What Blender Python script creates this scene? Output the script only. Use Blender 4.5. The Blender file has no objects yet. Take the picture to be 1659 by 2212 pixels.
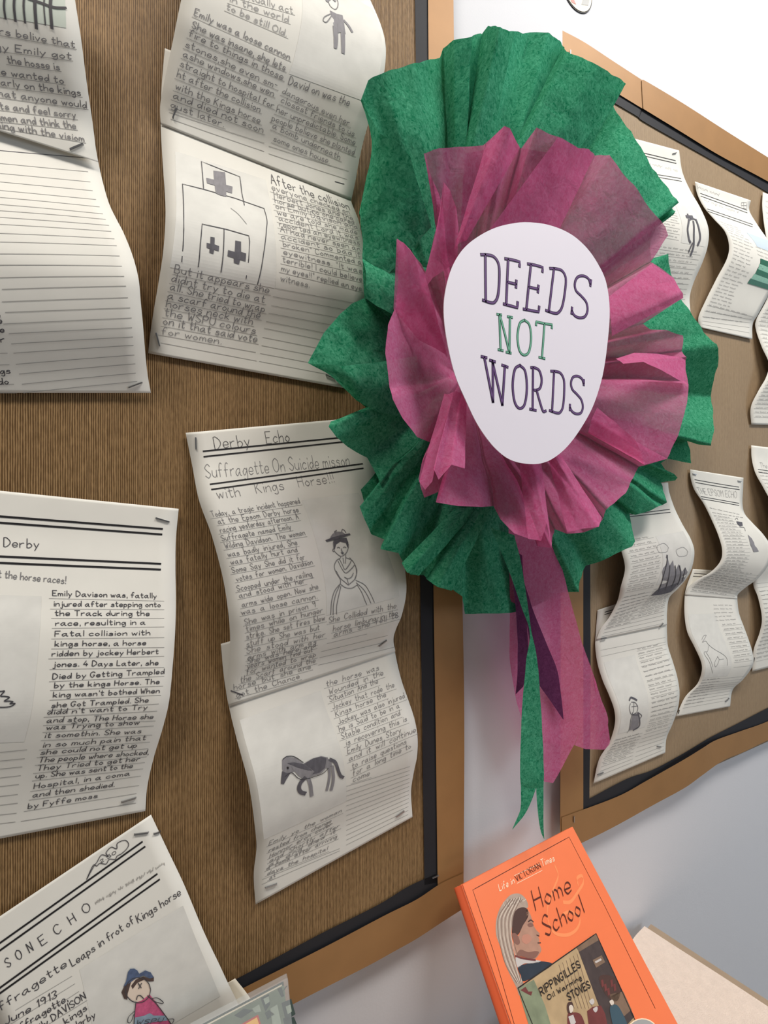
import bpy, math, random
from mathutils import Vector, Matrix, noise
from mathutils.geometry import tessellate_polygon
random.seed(7)
S = bpy.context.scene
COL = S.collection
# ------------------------------------------------------------------ camera
F = 850.0                      # focal length in pixels of the 1659 x 2212 frame
CX, HY = 829.5, 1070.0         # principal column, horizon row
DIST = 0.49                    # camera to wall
TH = math.atan(2007.0 / F)     # angle between view axis and the wall
FW = Vector((math.cos(TH), math.sin(TH), 0)); RT = Vector((math.sin(TH), -math.cos(TH), 0)); UP = Vector((0, 0, 1))
CAM = Vector((0, -DIST, 1.5))
cd = bpy.data.cameras.new('camera'); cam = bpy.data.objects.new('camera', cd); COL.objects.link(cam)
cd.sensor_fit = 'AUTO'; cd.sensor_width = 36.0; cd.lens = 36.0 * F / 2212.0
cd.shift_y = -(1106.0 - HY) / 2212.0
cd.clip_start = 0.01
cam.location = CAM; cam.rotation_euler = (math.pi / 2, 0, TH - math.pi / 2)
S.camera = cam
# ------------------------------------------------------------------ light
S.view_settings.view_transform = 'Standard'; S.view_settings.look = 'None'
S.view_settings.gamma = 1.0; S.view_settings.exposure = -0.17; S.view_settings.use_curve_mapping = False
w = bpy.data.worlds.new('room_ambience'); S.world = w; w.use_nodes = True
w.node_tree.nodes['Background'].inputs[0].default_value = (0.93, 0.96, 1.0, 1)
w.node_tree.nodes['Background'].inputs[1].default_value = 0.13
def area(name, loc, target, size, sizey, power, color):
    l = bpy.data.lights.new(name, 'AREA'); l.shape = 'RECTANGLE'; l.size = size; l.size_y = sizey
    l.energy = power; l.color = color
    o = bpy.data.objects.new(name, l); COL.objects.link(o); o.location = loc
    o.rotation_euler = (Vector(target) - Vector(loc)).to_track_quat('-Z', 'Y').to_euler()
    return o
area('ceiling_panel_light', (1.00, -0.95, 3.26), (0.9, -0.55, 0), 1.0, 0.4, 45.0, (1.0, 0.97, 0.93))
area('ceiling_panel_light', (-0.65, -0.85, 3.26), (-0.4, -0.5, 0), 0.6, 0.4, 29.0, (1.0, 0.93, 0.84))
area('window_daylight', (3.6, -2.6, 1.5), (1.2, 0, 1.2), 1.4, 1.4, 40.0, (0.76, 0.88, 1.0))

# ------------------------------------------------------------------ pixel helpers
def ray(px, py):
    return FW + RT * ((px - CX) / F) + UP * ((HY - py) / F)
def at(px, py, b):
    """the point b metres in front of the wall that is seen at this place of the frame"""
    d = ray(px, py)
    return CAM + d * ((DIST - b) / d.y)
def proj(p):
    q = p - CAM; z = q.dot(FW)
    return CX + F * q.dot(RT) / z, HY - F * q.z / z

# ------------------------------------------------------------------ object helpers
def link(o, parent=None):
    COL.objects.link(o)
    if parent is not None: o.parent = parent
    return o
def base_of(parent):
    p = Vector((0, 0, 0))
    while parent is not None:
        p = p + parent.location; parent = parent.parent
    return p
def mesh(name, V, Fc, mat, parent=None, smooth=True, solid=0.0, mats=None, midx=None):
    b = base_of(parent)
    me = bpy.data.meshes.new(name)
    org = Vector((0, 0, 0))
    if parent is None and V:
        n = len(V); org = Vector((sum(v[0] for v in V) / n, sum(v[1] for v in V) / n, min(v[2] for v in V)))
        b = org
    me.from_pydata([tuple(Vector(v) - b) for v in V], [], Fc)
    for m in (mats or [mat]): me.materials.append(m)
    if midx:
        for p, i in zip(me.polygons, midx): p.material_index = i
    for p in me.polygons: p.use_smooth = smooth
    me.update()
    o = bpy.data.objects.new(name, me); link(o, parent)
    if parent is None: o.location = org
    if solid:
        s = o.modifiers.new('thickness', 'SOLIDIFY'); s.thickness = abs(solid); s.offset = -1 if solid > 0 else 1
    return o
def thing(name, label, cat, loc, group=None):
    o = bpy.data.objects.new(name, None); link(o); o.location = loc; o.empty_display_size = 0.02
    o['label'] = label; o['category'] = cat
    if group: o['group'] = group
    return o
def tag(o, label, cat, group=None):
    o['label'] = label; o['category'] = cat
    if group: o['group'] = group
    return o
def boxgeo(x0, x1, y0, y1, z0, z1):
    V = [(x, y, z) for x in (x0, x1) for y in (y0, y1) for z in (z0, z1)]
    return V, [(0, 1, 3, 2), (4, 6, 7, 5), (0, 4, 5, 1), (2, 3, 7, 6), (0, 2, 6, 4), (1, 5, 7, 3)]
def box(name, a, mat, parent=None, bevel=0.0):
    V, Fc = boxgeo(*a); o = mesh(name, V, Fc, mat, parent, smooth=False)
    if bevel:
        m = o.modifiers.new('bevel', 'BEVEL'); m.width = bevel; m.segments = 2
    return o

# ------------------------------------------------------------------ materials
def srgb(r, g, b):
    f = lambda c: c / 12.92 if c <= 0.04045 else ((c + 0.055) / 1.055) ** 2.4
    return (f(r / 255), f(g / 255), f(b / 255), 1)
def mat(name, col, rough=0.7, spec=0.3, metal=0.0, noise_amt=0.0, noise_scale=20.0, bump=0.0, bump_scale=200.0, trans=0.0, coat=0.0, stretch=None):
    m = bpy.data.materials.new(name); m.use_nodes = True
    nt = m.node_tree; p = nt.nodes['Principled BSDF']
    p.inputs['Base Color'].default_value = col; p.inputs['Roughness'].default_value = rough
    p.inputs['Specular IOR Level'].default_value = spec; p.inputs['Metallic'].default_value = metal
    p.inputs['Coat Weight'].default_value = coat
    if noise_amt or bump:
        tc = nt.nodes.new('ShaderNodeTexCoord'); mp = nt.nodes.new('ShaderNodeMapping')
        if stretch: mp.inputs['Scale'].default_value = stretch
        nt.links.new(tc.outputs['Object'], mp.inputs['Vector'])
    if noise_amt:
        n = nt.nodes.new('ShaderNodeTexNoise'); n.inputs['Scale'].default_value = noise_scale; n.inputs['Detail'].default_value = 5
        nt.links.new(mp.outputs['Vector'], n.inputs['Vector'])
        r = nt.nodes.new('ShaderNodeMapRange'); r.inputs[1].default_value = 0.25; r.inputs[2].default_value = 0.75
        r.inputs[3].default_value = 1 - noise_amt; r.inputs[4].default_value = 1 + noise_amt
        nt.links.new(n.outputs['Fac'], r.inputs[0])
        mx = nt.nodes.new('ShaderNodeVectorMath'); mx.operation = 'SCALE'; mx.inputs[0].default_value = col[:3]
        nt.links.new(r.outputs[0], mx.inputs['Scale']); nt.links.new(mx.outputs[0], p.inputs['Base Color'])
    if bump:
        n2 = nt.nodes.new('ShaderNodeTexNoise'); n2.inputs['Scale'].default_value = bump_scale; n2.inputs['Detail'].default_value = 4
        nt.links.new(mp.outputs['Vector'], n2.inputs['Vector'])
        bp = nt.nodes.new('ShaderNodeBump'); bp.inputs['Strength'].default_value = bump; bp.inputs['Distance'].default_value = 0.002
        nt.links.new(n2.outputs['Fac'], bp.inputs['Height']); nt.links.new(bp.outputs[0], p.inputs['Normal'])
    if trans:
        out = nt.nodes['Material Output']; tr = nt.nodes.new('ShaderNodeBsdfTranslucent'); tr.inputs[0].default_value = col
        ms = nt.nodes.new('ShaderNodeMixShader'); ms.inputs[0].default_value = trans
        nt.links.new(p.outputs[0], ms.inputs[1]); nt.links.new(tr.outputs[0], ms.inputs[2]); nt.links.new(ms.outputs[0], out.inputs[0])
    return m
def tissue(name, col, seecol, see, transl, fleck):
    """thin dyed tissue paper: fibrous colour, lets light and what lies behind through"""
    m = bpy.data.materials.new(name); m.use_nodes = True; nt = m.node_tree; N = nt.nodes; L = nt.links
    for n in list(N):
        if n.type == 'BSDF_PRINCIPLED': N.remove(n)
    out = N['Material Output']
    tc = N.new('ShaderNodeTexCoord')
    n1 = N.new('ShaderNodeTexNoise'); n1.inputs['Scale'].default_value = 210; n1.inputs['Detail'].default_value = 6; n1.inputs['Roughness'].default_value = 0.7
    n1.inputs['Distortion'].default_value = 1.2
    L.new(tc.outputs['Object'], n1.inputs['Vector'])
    rp = N.new('ShaderNodeValToRGB'); rp.color_ramp.elements[0].position = 0.33; rp.color_ramp.elements[1].position = 0.72
    rp.color_ramp.elements[0].color = col; rp.color_ramp.elements[1].color = fleck
    L.new(n1.outputs['Fac'], rp.inputs[0])
    n2 = N.new('ShaderNodeTexNoise'); n2.inputs['Scale'].default_value = 38; n2.inputs['Detail'].default_value = 3; n2.inputs['Distortion'].default_value = 1.6
    L.new(tc.outputs['Object'], n2.inputs['Vector'])
    bp = N.new('ShaderNodeBump'); bp.inputs['Strength'].default_value = 0.22; bp.inputs['Distance'].default_value = 0.006
    L.new(n2.outputs['Fac'], bp.inputs['Height'])
    d = N.new('ShaderNodeBsdfDiffuse'); t = N.new('ShaderNodeBsdfTranslucent'); x = N.new('ShaderNodeBsdfTransparent')
    for n in (d, t):
        L.new(rp.outputs[0], n.inputs['Color']); L.new(bp.outputs[0], n.inputs['Normal'])
    x.inputs[0].default_value = seecol
    a = N.new('ShaderNodeMixShader'); a.inputs[0].default_value = transl; L.new(d.outputs[0], a.inputs[1]); L.new(t.outputs[0], a.inputs[2])
    b = N.new('ShaderNodeMixShader'); b.inputs[0].default_value = see; L.new(a.outputs[0], b.inputs[1]); L.new(x.outputs[0], b.inputs[2])
    L.new(b.outputs[0], out.inputs[0])
    return m
def ribbed(name, dark, light, period, bumpd, contrast):
    """kraft backing paper with upright ribs"""
    m = bpy.data.materials.new(name); m.use_nodes = True; nt = m.node_tree; N = nt.nodes; L = nt.links
    p = N['Principled BSDF']; p.inputs['Roughness'].default_value = 0.6; p.inputs['Specular IOR Level'].default_value = 0.25
    tc = N.new('ShaderNodeTexCoord')
    mp = N.new('ShaderNodeMapping'); mp.inputs['Scale'].default_value = (1, 1, 0.06); L.new(tc.outputs['Object'], mp.inputs['Vector'])
    wv = N.new('ShaderNodeTexWave'); wv.wave_type = 'BANDS'; wv.bands_direction = 'X'; wv.wave_profile = 'SIN'
    wv.inputs['Scale'].default_value = 0.31416 / period; wv.inputs['Distortion'].default_value = 3.0
    wv.inputs['Detail'].default_value = 3.0; wv.inputs['Detail Scale'].default_value = 2.0
    L.new(mp.outputs['Vector'], wv.inputs['Vector'])
    mp2 = N.new('ShaderNodeMapping'); mp2.inputs['Scale'].default_value = (1, 1, 0.25); L.new(tc.outputs['Object'], mp2.inputs['Vector'])
    n = N.new('ShaderNodeTexNoise'); n.inputs['Scale'].default_value = 420; n.inputs['Detail'].default_value = 3; L.new(mp2.outputs['Vector'], n.inputs['Vector'])
    nb = N.new('ShaderNodeTexNoise'); nb.inputs['Scale'].default_value = 9; nb.inputs['Detail'].default_value = 3; L.new(tc.outputs['Object'], nb.inputs['Vector'])
    ma = N.new('ShaderNodeMath'); ma.operation = 'MULTIPLY_ADD'; L.new(n.outputs['Fac'], ma.inputs[0]); ma.inputs[1].default_value = 1.3; ma.inputs[2].default_value = -0.65
    ad = N.new('ShaderNodeMath'); ad.operation = 'ADD'; L.new(wv.outputs['Fac'], ad.inputs[0]); L.new(ma.outputs[0], ad.inputs[1])
    mb = N.new('ShaderNodeMath'); mb.operation = 'MULTIPLY_ADD'; L.new(nb.outputs['Fac'], mb.inputs[0]); mb.inputs[1].default_value = 0.7; mb.inputs[2].default_value = -0.35
    a2 = N.new('ShaderNodeMath'); a2.operation = 'ADD'; L.new(ad.outputs[0], a2.inputs[0]); L.new(mb.outputs[0], a2.inputs[1])
    rp = N.new('ShaderNodeValToRGB'); e = rp.color_ramp.elements
    e[0].position = 0.5 - contrast; e[1].position = 0.5 + contrast; e[0].color = dark; e[1].color = light
    L.new(a2.outputs[0], rp.inputs[0]); L.new(rp.outputs[0], p.inputs['Base Color'])
    bp = N.new('ShaderNodeBump'); bp.inputs['Strength'].default_value = 0.5; bp.inputs['Distance'].default_value = bumpd
    L.new(ad.outputs[0], bp.inputs['Height']); L.new(bp.outputs[0], p.inputs['Normal'])
    return m
M = {}
M['wall'] = mat('white_wall_paint', srgb(216, 216, 220), 0.75, 0.12, bump=0.05, bump_scale=300)
M['ceil'] = mat('ceiling_paint', srgb(235, 235, 232), 0.8)
M['floor'] = mat('floor_vinyl', srgb(150, 145, 140), 0.5, noise_amt=0.1)
M['kraftL'] = ribbed('ribbed_brown_paper', srgb(94, 69, 40), srgb(160, 128, 88), 0.0019, 0.0009, 0.85)
M['kraftR'] = ribbed('plain_brown_paper', srgb(138, 116, 90), srgb(164, 141, 112), 0.0024, 0.0004, 0.9)
M['black'] = mat('black_border_card', srgb(40, 40, 44), 0.65, 0.2)
M['gold'] = mat('gold_border_card', srgb(156, 116, 72), 0.58, 0.4, 0.25, noise_amt=0.05, noise_scale=30)
M['paper'] = mat('white_copy_paper', srgb(238, 235, 226), 0.75, 0.2, noise_amt=0.03, noise_scale=25, trans=0.12)
M['paper2'] = mat('shaded_under_page_paper', srgb(232, 224, 206), 0.75, 0.2, noise_amt=0.03, noise_scale=25)  # white paper of under pages, the tan of their shade put into the colour
M['toner'] = mat('grey_photocopy_tone', srgb(221, 219, 212), 0.8, 0.15, noise_amt=0.06, noise_scale=60)
M['pencil'] = mat('soft_pencil', srgb(126, 124, 125), 0.6)
M['pencil_dark'] = mat('dark_pencil', srgb(74, 72, 76), 0.55)
M['pencil_faint'] = mat('faint_pencil', srgb(150, 148, 147), 0.6)
M['shade'] = mat('pencil_shading', srgb(136, 133, 136), 0.65, noise_amt=0.15, noise_scale=400, stretch=(1, 1, 0.2))
M['shade_dark'] = mat('dark_pencil_shading', srgb(92, 90, 96), 0.6, noise_amt=0.2, noise_scale=300, stretch=(1, 1, 0.3))
M['rule'] = mat('grey_ruled_line', srgb(166, 163, 158), 0.7)
M['print'] = mat('black_print', srgb(34, 32, 34), 0.6)
M['steel'] = mat('staple_steel', srgb(150, 150, 152), 0.3, 0.5, 0.9)
M['tgreen'] = tissue('green_tissue_paper', srgb(14, 116, 78), (0.05, 0.4, 0.25, 1), 0.08, 0.20, srgb(98, 184, 146))
M['tpink'] = tissue('pink_tissue_paper', srgb(230, 104, 160), (0.82, 0.55, 0.68, 1), 0.40, 0.32, srgb(244, 154, 198))
M['card'] = mat('white_card', srgb(236, 230, 240), 0.6, 0.25)
M['purple'] = mat('dark_purple_ink', srgb(52, 34, 66), 0.5)
M['purple2'] = mat('purple_ink', srgb(106, 74, 126), 0.5)
M['green_d'] = mat('dark_green_ink', srgb(38, 98, 78), 0.5)
M['green_l'] = mat('green_ink', srgb(116, 180, 152), 0.5)
M['orange'] = mat('orange_cover', srgb(243, 124, 76), 0.32, 0.5, noise_amt=0.015, noise_scale=60, coat=0.15)
M['orange_d'] = mat('orange_spine', srgb(222, 98, 58), 0.32, 0.5, coat=0.15)
M['orange_l'] = mat('pale_orange_swirl', srgb(250, 148, 96), 0.35)
M['brownink'] = mat('brown_cover_ink', srgb(92, 38, 24), 0.4)
M['cream'] = mat('cream_cover_ink', srgb(250, 222, 190), 0.4)
M['pages'] = mat('book_page_block', srgb(236, 226, 206), 0.8, noise_amt=0.08, noise_scale=500)
def flat(n, r, g, b, **k): M[n] = mat(n, srgb(r, g, b), k.pop('rough', 0.45), **k)
flat('veil', 172, 152, 138, noise_amt=0.15, noise_scale=120); flat('veil_line', 214, 200, 186); flat('veil_dark', 126, 104, 94)
flat('skin', 176, 134, 114, noise_amt=0.12, noise_scale=90); flat('skin_dark', 134, 94, 82); flat('face_blush', 190, 132, 112); flat('hair', 78, 54, 48); flat('navy', 46, 54, 66, noise_amt=0.15, noise_scale=100)
flat('panel_tan', 178, 152, 116, noise_amt=0.18, noise_scale=60); flat('panel_dark', 72, 60, 58, noise_amt=0.25, noise_scale=80)
flat('panel_mid', 124, 100, 82, noise_amt=0.2, noise_scale=90); flat('maroon', 112, 56, 54, noise_amt=0.15, noise_scale=100); flat('panel_green', 128, 136, 110, noise_amt=0.25, noise_scale=70)
flat('dusky_blue', 62, 84, 96); flat('pale_grey', 196, 188, 184); flat('ink', 40, 32, 30)
flat('green_art', 104, 116, 98, noise_amt=0.2, noise_scale=60); flat('green_art_dark', 60, 72, 68, noise_amt=0.2, noise_scale=80); flat('green_art_light', 146, 156, 140, noise_amt=0.15, noise_scale=80)
flat('yellow_panel', 236, 182, 84); flat('red_panel', 188, 58, 44)
flat('blue_pencil', 82, 98, 128, noise_amt=0.25, noise_scale=300); flat('pink_pencil', 204, 92, 132, noise_amt=0.2, noise_scale=300); flat('sash_blue', 146, 164, 180, noise_amt=0.2, noise_scale=200)
flat('face_tint', 232, 214, 196); flat('dark_hair_pencil', 84, 68, 64, noise_amt=0.2, noise_scale=300)
flat('flag_green', 44, 104, 82, noise_amt=0.15, noise_scale=200); flat('flag_pale', 136, 186, 164, noise_amt=0.1, noise_scale=200); flat('pale_green_tone', 206, 214, 202)
flat('blue_tone', 198, 212, 222); flat('badge_cream', 236, 226, 200); flat('badge_red', 190, 110, 100); flat('badge_grey', 160, 160, 158)
M['cloth'] = mat('cream_woven_cloth', srgb(232, 214, 200), 0.9, 0.1, noise_amt=0.05, noise_scale=140, bump=0.6, bump_scale=700)
M['tablewood'] = mat('tan_table_edge', srgb(164, 144, 122), 0.5, noise_amt=0.06, noise_scale=30)
M['wood'] = mat('pale_wood', srgb(196, 164, 122), 0.5, noise_amt=0.12, noise_scale=20, stretch=(1, 1, 0.1))
def plastic():
    m = bpy.data.materials.new('clear_plastic_sleeve'); m.use_nodes = True; nt = m.node_tree
    p = nt.nodes['Principled BSDF']; p.inputs['Base Color'].default_value = (0.9, 0.92, 0.93, 1); p.inputs['Roughness'].default_value = 0.12
    t = nt.nodes.new('ShaderNodeBsdfTransparent'); t.inputs[0].default_value = (0.95, 0.96, 0.96, 1)
    ms = nt.nodes.new('ShaderNodeMixShader'); ms.inputs[0].default_value = 0.80
    nt.links.new(p.outputs[0], ms.inputs[1]); nt.links.new(t.outputs[0], ms.inputs[2]); nt.links.new(ms.outputs[0], nt.nodes['Material Output'].inputs[0])
    return m
M['plastic'] = plastic()

# ------------------------------------------------------------------ splines
def cr(p0, p1, p2, p3, t):
    return 0.5 * ((2 * p1) + (p2 - p0) * t + (2 * p0 - 5 * p1 + 4 * p2 - p3) * t * t + (3 * p1 - p0 - 3 * p2 + p3) * t ** 3)
def spline(P, k, closed=False):
    n = len(P); out = []
    rng = n if closed else n - 1
    for i in range(rng):
        if closed: a, b, c, d = P[(i - 1) % n], P[i], P[(i + 1) % n], P[(i + 2) % n]
        else:
            b, c = P[i], P[i + 1]; a = P[i - 1] if i else b * 2 - c; d = P[i + 2] if i + 2 < n else c * 2 - b
        for j in range(k): out.append(cr(a, b, c, d, j / k))
    if not closed: out.append(P[-1].copy())
    return out

# ------------------------------------------------------------------ surfaces that carry writing
class Sheet:
    """a curling sheet between two edge curves"""
    NR = 110
    def __init__(s, L, R):
        a = spline([Vector(p) for p in L], 16); b = spline([Vector(p) for p in R], 16)
        cum = [0.0]
        for i in range(1, len(a)): cum.append(cum[-1] + 0.5 * ((a[i] - a[i - 1]).length + (b[i] - b[i - 1]).length))
        s.len = cum[-1]; s.L = []; s.R = []; j = 0
        for k in range(s.NR + 1):
            t = s.len * k / s.NR
            while j < len(cum) - 2 and cum[j + 1] < t: j += 1
            f = (t - cum[j]) / max(1e-9, cum[j + 1] - cum[j])
            s.L.append(a[j].lerp(a[j + 1], f)); s.R.append(b[j].lerp(b[j + 1], f))
        s.guess = (0.5, 0.5)
    def ev(s, u, v):
        t = min(max(v, 0.0), 1.0) * s.NR; i = min(int(t), s.NR - 1); f = t - i
        return s.L[i].lerp(s.L[i + 1], f).lerp(s.R[i].lerp(s.R[i + 1], f), u)
    def nrm(s, u, v):
        e = 0.006; du = s.ev(min(u + e, 1), v) - s.ev(max(u - e, 0), v); dv = s.ev(u, v + 2 * e) - s.ev(u, v - 2 * e)
        n = du.cross(dv).normalized()
        if n.dot(CAM - s.ev(u, v)) < 0: n = -n
        return n
    def inv(s, px, py):
        best = None
        for i in range(0, s.NR + 1, 5):
            for j in range(6):
                x, y = proj(s.ev(j / 5, i / s.NR)); d = (x - px) ** 2 + (y - py) ** 2
                if best is None or d < best[0]: best = (d, j / 5, i / s.NR)
        u, v = best[1], best[2]
        for _ in range(14):
            x, y = proj(s.ev(u, v)); e = 0.004
            v1 = v + e if v < 0.5 else v - e; u1 = u + e
            xu, yu = proj(s.ev(u1, v)); xv, yv = proj(s.ev(u, v1)); dv = v1 - v
            a, c = (xu - x) / e, (yu - y) / e; b, d = (xv - x) / dv, (yv - y) / dv
            det = a * d - b * c
            if abs(det) < 1e-9: break
            rx, ry = px - x, py - y
            u += max(-.15, min(.15, (rx * d - b * ry) / det)); v += max(-.15, min(.15, (a * ry - c * rx) / det))
            u = max(-0.6, min(1.6, u)); v = max(0.0, min(1.0, v))
        return u, v
    def su(s): return (s.R[s.NR // 2] - s.L[s.NR // 2]).length
    def sv(s): return s.len
    def geo(s, nc=12):
        V = []; Fc = []
        for i in range(s.NR + 1):
            for j in range(nc + 1): V.append(s.L[i].lerp(s.R[i], j / nc))
        for i in range(s.NR):
            for j in range(nc):
                a = i * (nc + 1) + j; Fc.append((a, a + nc + 1, a + nc + 2, a + 1))
        return V, Fc
class Plane:
    def __init__(s, o, ex, ey):
        s.o = Vector(o); s.ex = Vector(ex); s.ey = Vector(ey); s.n = s.ex.cross(s.ey).normalized()
        if s.n.dot(CAM - s.o) < 0: s.n = -s.n
    def ev(s, u, v): return s.o + s.ex * u + s.ey * v
    def nrm(s, u, v): return s.n
    def inv(s, px, py):
        d = ray(px, py); p = CAM + d * ((s.o - CAM).dot(s.n) / d.dot(s.n)) - s.o
        g = s.ex.dot(s.ex); h = s.ey.dot(s.ey); k = s.ex.dot(s.ey); a = p.dot(s.ex); b = p.dot(s.ey); det = g * h - k * k
        return (a * h - b * k) / det, (b * g - a * k) / det
    def su(s): return s.ex.length
    def sv(s): return s.ey.length

class Ink:
    """collects strokes and fills that lie on a surface"""
    def __init__(s, surf): s.f = surf; s.V = []; s.F = []; s.M = []; s.mats = []
    def mi(s, m):
        if m not in s.mats: s.mats.append(m)
        return s.mats.index(m)
    def uv(s, pts): return [Vector(s.f.inv(x, y)) for x, y in pts]
    def stroke(s, uvs, width, m, lift=1, nib=None):
        if len(uvs) < 2: return
        k = s.mi(m); P = [s.f.ev(q[0], q[1]) for q in uvs]; n0 = len(s.V); N = [s.f.nrm(q[0], q[1]) for q in uvs]
        keep = [0] + [i for i in range(1, len(P)) if (P[i] - P[i - 1]).length > 1e-5]
        P = [P[i] for i in keep]; N = [N[i] for i in keep]
        if len(P) < 2: return
        for i, p in enumerate(P):
            t = P[min(i + 1, len(P) - 1)] - P[max(i - 1, 0)]
            if t.length < 1e-9: t = Vector((1, 0, 0))
            t.normalize(); sd = N[i].cross(t); sd.normalize(); q = p + N[i] * (0.00018 * lift)
            if nib:
                nv = (s.f.ex.normalized() * nib[0] - s.f.ey.normalized() * nib[1]) * width * 0.5
                o = nv if nv.dot(sd) > 0 else -nv
                o = o + sd * (width * 0.13)
            else: o = sd * (width * 0.5)
            if i == 0 and not nib: q = q - t * width * 0.3
            if i == len(P) - 1 and not nib: q = q + t * width * 0.3
            s.V += [q - o, q + o]
        for i in range(len(P) - 1):
            a = n0 + 2 * i; s.F.append((a, a + 1, a + 3, a + 2)); s.M.append(k)
    def line(s, pts, width, m, lift=1, smooth=True, wob=0.0, nib=None, close=False):
        q = s.uv(pts)
        if close: q.append(q[0].copy())
        if smooth and len(q) > 2: q = spline(q, 6)
        else:
            r = []
            for i in range(len(q) - 1):
                k = max(2, int(26 * (q[i + 1] - q[i]).length))
                r += [q[i].lerp(q[i + 1], j / k) for j in range(k)]
            q = r + [q[-1]]
        if wob:
            for a in q[1:-1]: a += Vector((random.uniform(-wob, wob), random.uniform(-wob, wob)))
        s.stroke(q, width, m, lift, nib)
    def quad(s, c, m, lift=1, n=40):
        k = s.mi(m); a, b, d, e = s.uv(c); n0 = len(s.V)     # tl, tr, br, bl
        for i in range(n + 1):
            for j in range(n + 1):
                q = a.lerp(b, j / n).lerp(e.lerp(d, j / n), i / n)
                q = Vector((min(max(q[0], 0.004), 0.996), min(max(q[1], 0.002), 0.998))) if isinstance(s.f, Sheet) else q
                s.V.append(s.f.ev(q[0], q[1]) + s.f.nrm(q[0], q[1]) * 0.00018 * lift)
        for i in range(n):
            for j in range(n):
                x = n0 + i * (n + 1) + j; s.F.append((x, x + n + 1, x + n + 2, x + 1)); s.M.append(k)
    def fill(s, pts, m, lift=1, smooth=False, uvs=None):
        k = s.mi(m); q = uvs or s.uv(pts)
        if smooth: q = spline(q, 5, True)
        n0 = len(s.V)
        for a in q: s.V.append(s.f.ev(a[0], a[1]) + s.f.nrm(a[0], a[1]) * 0.00018 * lift)
        for t in tessellate_polygon([[Vector((a[0] * s.f.su(), a[1] * s.f.sv(), 0)) for a in q]]):
            s.F.append(tuple(n0 + i for i in t)); s.M.append(k)
    def build(s, name, parent):
        if not s.V: return None
        n = len(s.V); par = list(range(n))
        def fd(a):
            while par[a] != a: par[a] = par[par[a]]; a = par[a]
            return a
        for q in s.F:
            r = fd(q[0])
            for i in q[1:]: par[fd(i)] = r
        bb = {}
        for i in range(n):
            r = fd(i); v = s.V[i]; b = bb.get(r)
            if b is None: bb[r] = [v.x, v.z, v.x, v.z, 1]
            else: b[0] = min(b[0], v.x); b[1] = min(b[1], v.z); b[2] = max(b[2], v.x); b[3] = max(b[3], v.z); b[4] += 1
        g = 0.007; cl = []
        for r, b in bb.items():
            ids = {r}; cur = list(b); again = True
            while again:
                again = False
                for c in cl:
                    d = c[0]
                    if d[0] <= cur[2] + g and cur[0] <= d[2] + g and d[1] <= cur[3] + g and cur[1] <= d[3] + g:
                        cur = [min(cur[0], d[0]), min(cur[1], d[1]), max(cur[2], d[2]), max(cur[3], d[3]), cur[4] + d[4]]; ids |= c[1]; cl.remove(c); again = True; break
            cl.append([cur, ids])
        cl.sort(key=lambda c: -c[0][4]); own = {}
        for k, c in enumerate(cl):
            if k and c[0][4] < 0.004 * n: k = 0
            for r in c[1]: own[r] = k
        out = None
        for k in sorted(set(own.values())):
            mp = {}; V = []; Fc = []; mi = []
            for q, m in zip(s.F, s.M):
                if own[fd(q[0])] != k: continue
                t = []
                for i in q:
                    if i not in mp: mp[i] = len(V); V.append(s.V[i])
                    t.append(mp[i])
                Fc.append(tuple(t)); mi.append(m)
            o = mesh(name, V, Fc, None, parent, smooth=False, mats=s.mats, midx=mi); out = out or o
        return out

# ------------------------------------------------------------------ a single-line hand
G = {
'a': '6a3a072457 6a6584', 'b': '/1g14 184a774414', 'c': '693a072465', 'd': '/6g64 683a072468', 'e': '07675a2a072465', 'f': '6f4g2d24 /0a5a', 'g': '683a072468 6a624011',
'h': '/0g04 083a5a6864', 'i': '/1a14 /1d1e', 'j': '3a311001 /3d3e', 'k': '/0g04 /5a07 /1764', 'l': '/1g14', 'm': '/0a04 082a4844 486a8884', 'n': '/0a04 083a5a6864',
'o': '3a0734673a', 'p': '/0a00 083a673406', 'q': '/6a60 683a073466', 'r': '/0a04 083a5a', 's': '693a1857653405', 't': '2f263455 /0b5b', 'u': '0a06345567 /6a64',
'v': '/0a346a', 'w': '/0a2449648a', 'x': '/0a64 /6a04', 'y': '/0a34 /6a10', 'z': '/0a6a0464',
'A': '/044g84 /2969', 'B': '/0g04 0g4g6d4a0a 4a775404', 'C': '7e4g0d073476', 'D': '/0g04 0g3g7c783404', 'E': '/7g0g0474 /0a5a', 'F': '/7g0g04 /0a5a', 'G': '7e4g0d07346769 /6949',
'H': '/0g04 /7g74 /0a7a', 'I': '/1g14', 'J': '5g573406', 'K': '/0g04 /6g09 /2a74', 'L': '/0g0464', 'M': '/040g4a8g84', 'N': '/040g747g', 'O': '4g0d0744878d4g', 'P': '/0g04 0g5g7d5a0a',
'Q': '4g0d0744878d4g /5884', 'R': '/0g04 0g5g7d5a0a /3a74', 'S': '7e4g0d3a774406', 'T': '/0g8g /4g44', 'U': '0g0744777g', 'V': '/0g447g', 'W': '/0g244b648g', 'X': '/0g84 /8g04', 'Y': '/0g4a8g /4a44', 'Z': '/0g8g0484',
'0': '3g0d0734676d3g', '1': '/1d3g34', '2': '0d3g6d0464', '3': '0f4g6d3a674405', '4': '/4g0878 /5b54', '5': '/6g1g0b 0b4b774405', '8': '3g0d6734073a6d3g', '9': '6d3g0d3a6d54',
'.': '/1415', ',': '/1512', '!': '/1g18 /1415', "'": '/1g1d', '"': '/1g1d /3g3d', '-': '/0a4a', '?': '0d3g6d3937 /3435',
}
GC = {}
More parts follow.
